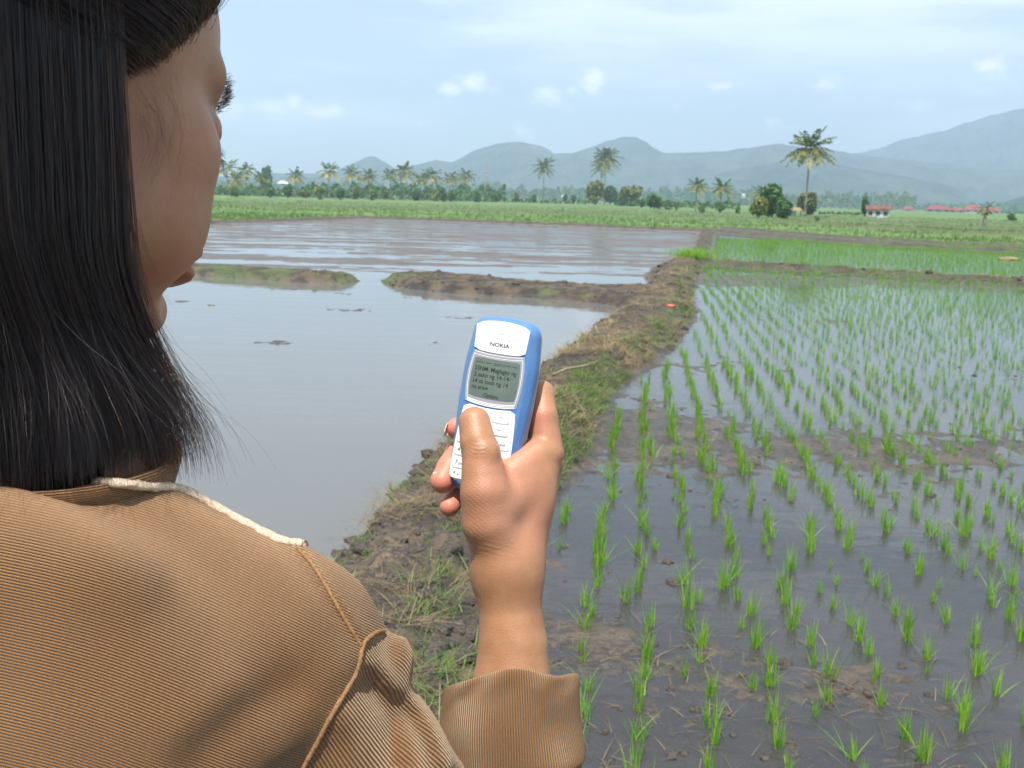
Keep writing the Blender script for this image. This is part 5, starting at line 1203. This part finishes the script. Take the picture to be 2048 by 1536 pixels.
def strands(name, PTS, rad, parent=hair, m=m_hs):
    """PTS: list of (n, k, 3) arrays in view axes, mm"""
    tot = [p for A in PTS for p in [A.shape[1]]*A.shape[0]]; hc = bpy.data.hair_curves.new(name); hc.add_curves(tot)
    P = np.concatenate([A.reshape(-1, 3) for A in PTS]); hc.attributes['position'].data.foreach_set('vector', to_world(P).astype(np.float32).ravel())
    R = np.concatenate([np.tile(rad*np.interp(np.linspace(0, 1, A.shape[1]), [0, .7, 1], [1, .9, .25]), A.shape[0]) for A in PTS])/1000
    at = hc.attributes.get('radius') or hc.attributes.new('radius', 'FLOAT', 'POINT'); at.data.foreach_set('value', R.astype(np.float32))
    hc.materials.append(m); o = bpy.data.objects.new(name, hc); COL.objects.link(o); o.parent = parent; return o
def curtain(n, off0, off1, wave, seed, ends=.0, th0=-3.9, th1=.02, loose=0.0):
    r = np.random.default_rng(seed); th = r.uniform(th0, th1, n); 
    off = r.uniform(off0, off1, n); K1, K2 = 8, 14; ph = np.linspace(.12, PI/2, K1)[None]*np.ones((n, 1)); thA = th[:, None]+(1-np.linspace(0, 1, K1)[None])*r.normal(.0, .12, (n, 1))
    A = cap_pt(thA, ph, off[:, None]*np.linspace(.5, 1, K1)[None]*np.ones((n, 1)))
    Lm = (BOT-60)+r.normal(0, 5, n)-r.gamma(1.2, 6, n)*(r.random(n) < .5)+42*sstep(-2.6, -1.4, th)-34*sstep(-.7, -.05, th)-9*np.sin(th*3)**2
    L = np.linspace(0, 1, K2+1)[None, 1:]*Lm[:, None]; B = drop(np.repeat(A[:, -1:], K2, 1), L, th[:, None]*np.ones((1, K2)))
    q = np.concatenate([np.zeros((n, K1)), np.linspace(0, 1, K2+1)[None, 1:]*np.ones((n, 1))], 1)
    P = np.concatenate([A, B], 1)
    f1, f2 = r.uniform(0, 6.28, (n, 1)), r.uniform(0, 6.28, (n, 1)); clump = gnoise2(th*9, th*0+seed, 5)[:, None]; cl2 = gnoise2(th*28, th*0+seed, 8)[:, None]
    amp = wave*(q**1.3)
    side = HRT*1.0; 
    P = P+(HFW[None, None]*(amp*(np.sin(q*3.2+f1)+1.5*clump+.9*cl2))[..., None])+(HRT[None, None]*(amp*.7*(np.sin(q*2.7+f2)+clump))[..., None])
    rad_ = (P-HC); rad_ = rad_-(rad_@WUP)[..., None]*WUP; rad_ /= np.linalg.norm(rad_, axis=-1)[..., None]+1e-6
    out = np.abs(r.normal(0, 1, (n, 1)))*ends*(sstep(.72, 1.0, q)**1.5)+loose*r.normal(0, 1, (n, 1))*np.sin(q*PI)
    P = P+rad_*(1.2*cl2*np.minimum(1, q*2+.3)+out)[..., None]+HFW*(r.normal(0, 1, (n, 1))*ends*.5*sstep(.7, 1, q)**2)[..., None]
    return P
def swept(n, o0, o1, seed):
    """from the front hairline, combed back over temple and crown"""
    r = np.random.default_rng(seed); s = r.random(n)
    hl = np.array([(-22, 79, 88), (10, 77, 86), (32, 69, 76), (46, 58, 62), (54, 47, 48), (60, 36, 34), (63, 28, 18), (66, 20, 4)], float); hx = np.interp(s, np.linspace(0, 1, 8), hl[:, 0]); hy = np.interp(s, np.linspace(0, 1, 8), hl[:, 1]); hz_ = np.interp(s, np.linspace(0, 1, 8), hl[:, 2])
    a = (np.stack([hx, hy, hz_], 1)+r.normal(0, 2.2, (n, 3))-CAPC)/CAPR; a /= np.linalg.norm(a, axis=1)[:, None]
    back = np.stack([.80-.35*s*0, -.35-.3*r.random(n), .52-.75*s], 1)*1.0; back += r.normal(0, .05, (n, 3)); back /= np.linalg.norm(back, axis=1)[:, None]
    K = 14; t_ = np.linspace(0, 1, K)[None, :, None]; d = a[:, None]*(1-t_)+back[:, None]*t_; d /= np.linalg.norm(d, axis=-1)[..., None]
    sag = np.sin(t_*PI)*(.05+.05*r.random((n, 1, 1))); d = d+np.array([0, .0, 1.])*sag*(.5-s[:, None, None]*.9); d /= np.linalg.norm(d, axis=-1)[..., None]
    off = (r.uniform(o0, o1, n)[:, None]*np.minimum(1, .15+t_[..., 0]*5))[..., None]-5*(1-np.minimum(1, t_*7))
    off = off+1.0*gnoise2(s*40, s*0, 3)[:, None, None]*t_
    return HC+HS*((CAPC+(CAPR+off)*d)@HR.T)
P1 = curtain(12000, -3, 2.5, 2.4, 1, 3.0); P2 = curtain(5200, 1.0, 4.2, 3.2, 2, 5.0, loose=.8); P3_ = curtain(900, 3, 8, 5.0, 3, 16.0, loose=2.5)
Pf = curtain(2600, -2, 5, 3.0, 6, 9.0, th0=-.45, th1=.06)
Pi = curtain(4500, -14, -3, 2.0, 7, 3.0, th0=-1.3, th1=-.02)
S1 = swept(7000, -1.5, 4.0, 4); S2 = swept(350, 3.0, 7.0, 5)
for k_ in range(4, 22, 2): print('hair clearance', k_, np.round(np.percentile(hair_sdf(P1[:1500, k_]), [5, 25, 50, 75]), 1))
strands('hair_strands', [P1, P2, Pf, Pi, S1], .105)
strands('stray_hairs', [P3_, S2], .09)
# fine down at the temple and beside the cheek
def wisps(n, starts, ends, bow, seed, jit=3.0):
    r = np.random.default_rng(seed); out = np.zeros((n, 10, 3)); k = r.random(n); t_ = np.linspace(0, 1, 10)
    st_, en_ = np.array(starts, float), np.array(ends, float)
    for i in range(n):
        a = np.array([np.interp(k[i], np.linspace(0, 1, len(st_)), st_[:, c]) for c in range(3)])+r.normal(0, jit, 3)*[1, 1, 0]; b_ = np.array([np.interp(k[i], np.linspace(0, 1, len(en_)), en_[:, c]) for c in range(3)])+r.normal(0, jit*2, 3)*[1, 1, 0]
        bw = bow*r.normal(1, .4)
        for j, q in enumerate(t_):
            p = a*(1-q)+b_*q; u, v = p[0]+bw*math.sin(q*PI), p[1]
            out[i, j] = face_pt(u, v, .5+1.2*math.sin(q*PI)+p[2]*q)
    return out
bvf = BVHTree.FromPolygons([tuple(v) for v in to_world(Vb)], [tuple(int(i) for i in f) for f in Qb_])
def face_pt(u, v, lift):
    r = CX*(u-1024)/F_PX+CY*(768-v)/F_PX-CZ; L_ = np.linalg.norm(r); hit = bvf.ray_cast(Vector(CO), Vector(r/L_))
    dd = hit[3]*1000 if hit[0] is not None else 415; return np.array([(u-1024)/F_PX, (768-v)/F_PX, -1])/L_*(dd-lift)
W1 = wisps(26, [(262, 190, 0), (300, 180, 0), (345, 150, 0)], [(275, 330, 0), (300, 385, 0), (345, 300, 0)], 24, 9, 15)
W2_ = wisps(16, [(272, 240, 0), (300, 210, 0)], [(285, 400, 2), (310, 330, 1)], 26, 10, 12)
W3 = wisps(26, [(270, 420, 2), (272, 560, 2)], [(335, 600, 6), (352, 720, 8)], -8, 11, 5)
strands('temple_hairs', [W1, W2_, W3], .022)
# eyebrow and lashes
def tuftcurves(cs, n, seed, along, lenmm, spread, rad, name, curl):
    r = np.random.default_rng(seed); out = np.zeros((n, 6, 3)); cs = np.array(cs, float)
    for i in range(n):
        k = r.random(); p = np.array([np.interp(k, np.linspace(0, 1, len(cs)), cs[:, c]) for c in range(3)])+r.normal(0, spread, 3); l = lenmm*r.uniform(.6, 1.1); dv = np.array(along, float)+r.normal(0, .22, 3); dv /= np.linalg.norm(dv)
        for j in range(6):
            q = j/5; out[i, j] = HW(p+dv*l*q+np.array(curl)*l*q*q)
    return strands(name, [out], rad, person)
tuftcurves([(16, 88, 30), (30, 84.5, 32), (44, 73, 30)], 600, 21, (.8, .25, .42), 2.8, (1.5, .5, 1.9), .06, 'eyebrow', (.15, .0, -.25))
tuftcurves([(-16, 88, 30), (-30, 84.5, 32), (-44, 73, 30)], 200, 22, (-.75, .45, .3), 3.6, (1.5, .8, 2.2), .055, 'eyebrow', (-.15, .0, -.25))
tuftcurves([(20, 82.5, 3.5), (32, 81.5, 2.2), (42, 75, 3.5)], 90, 23, (.35, .70, -.75), 5.5, (.5, .5, .3), .08, 'eyelashes', (.1, .15, .1))
tuftcurves([(-20, 82.5, 3.5), (-32, 81.5, 2.2), (-42, 75, 3.5)], 60, 24, (-.35, .70, -.75), 5.5, (.5, .5, .3), .08, 'eyelashes', (-.1, .15, .1))
# ------------------------------------------------------------------ haze
hz = bpy.data.materials.new('haze_air'); hz.use_nodes = True; t = hz.node_tree; t.nodes.clear()
pv = t.nodes.new('ShaderNodeVolumePrincipled'); ou = t.nodes.new('ShaderNodeOutputMaterial'); t.links.new(pv.outputs[0], ou.inputs['Volume'])
pv.inputs['Color'].default_value = (.63, .785, .985, 1); pv.inputs['Density'].default_value = HAZE; pv.inputs['Anisotropy'].default_value = 0.25
mb = MB().box((-5200, -2500, -12), (5200, 4900, 455)); o = mb.build('haze', hz); tag(o, kind='stuff')
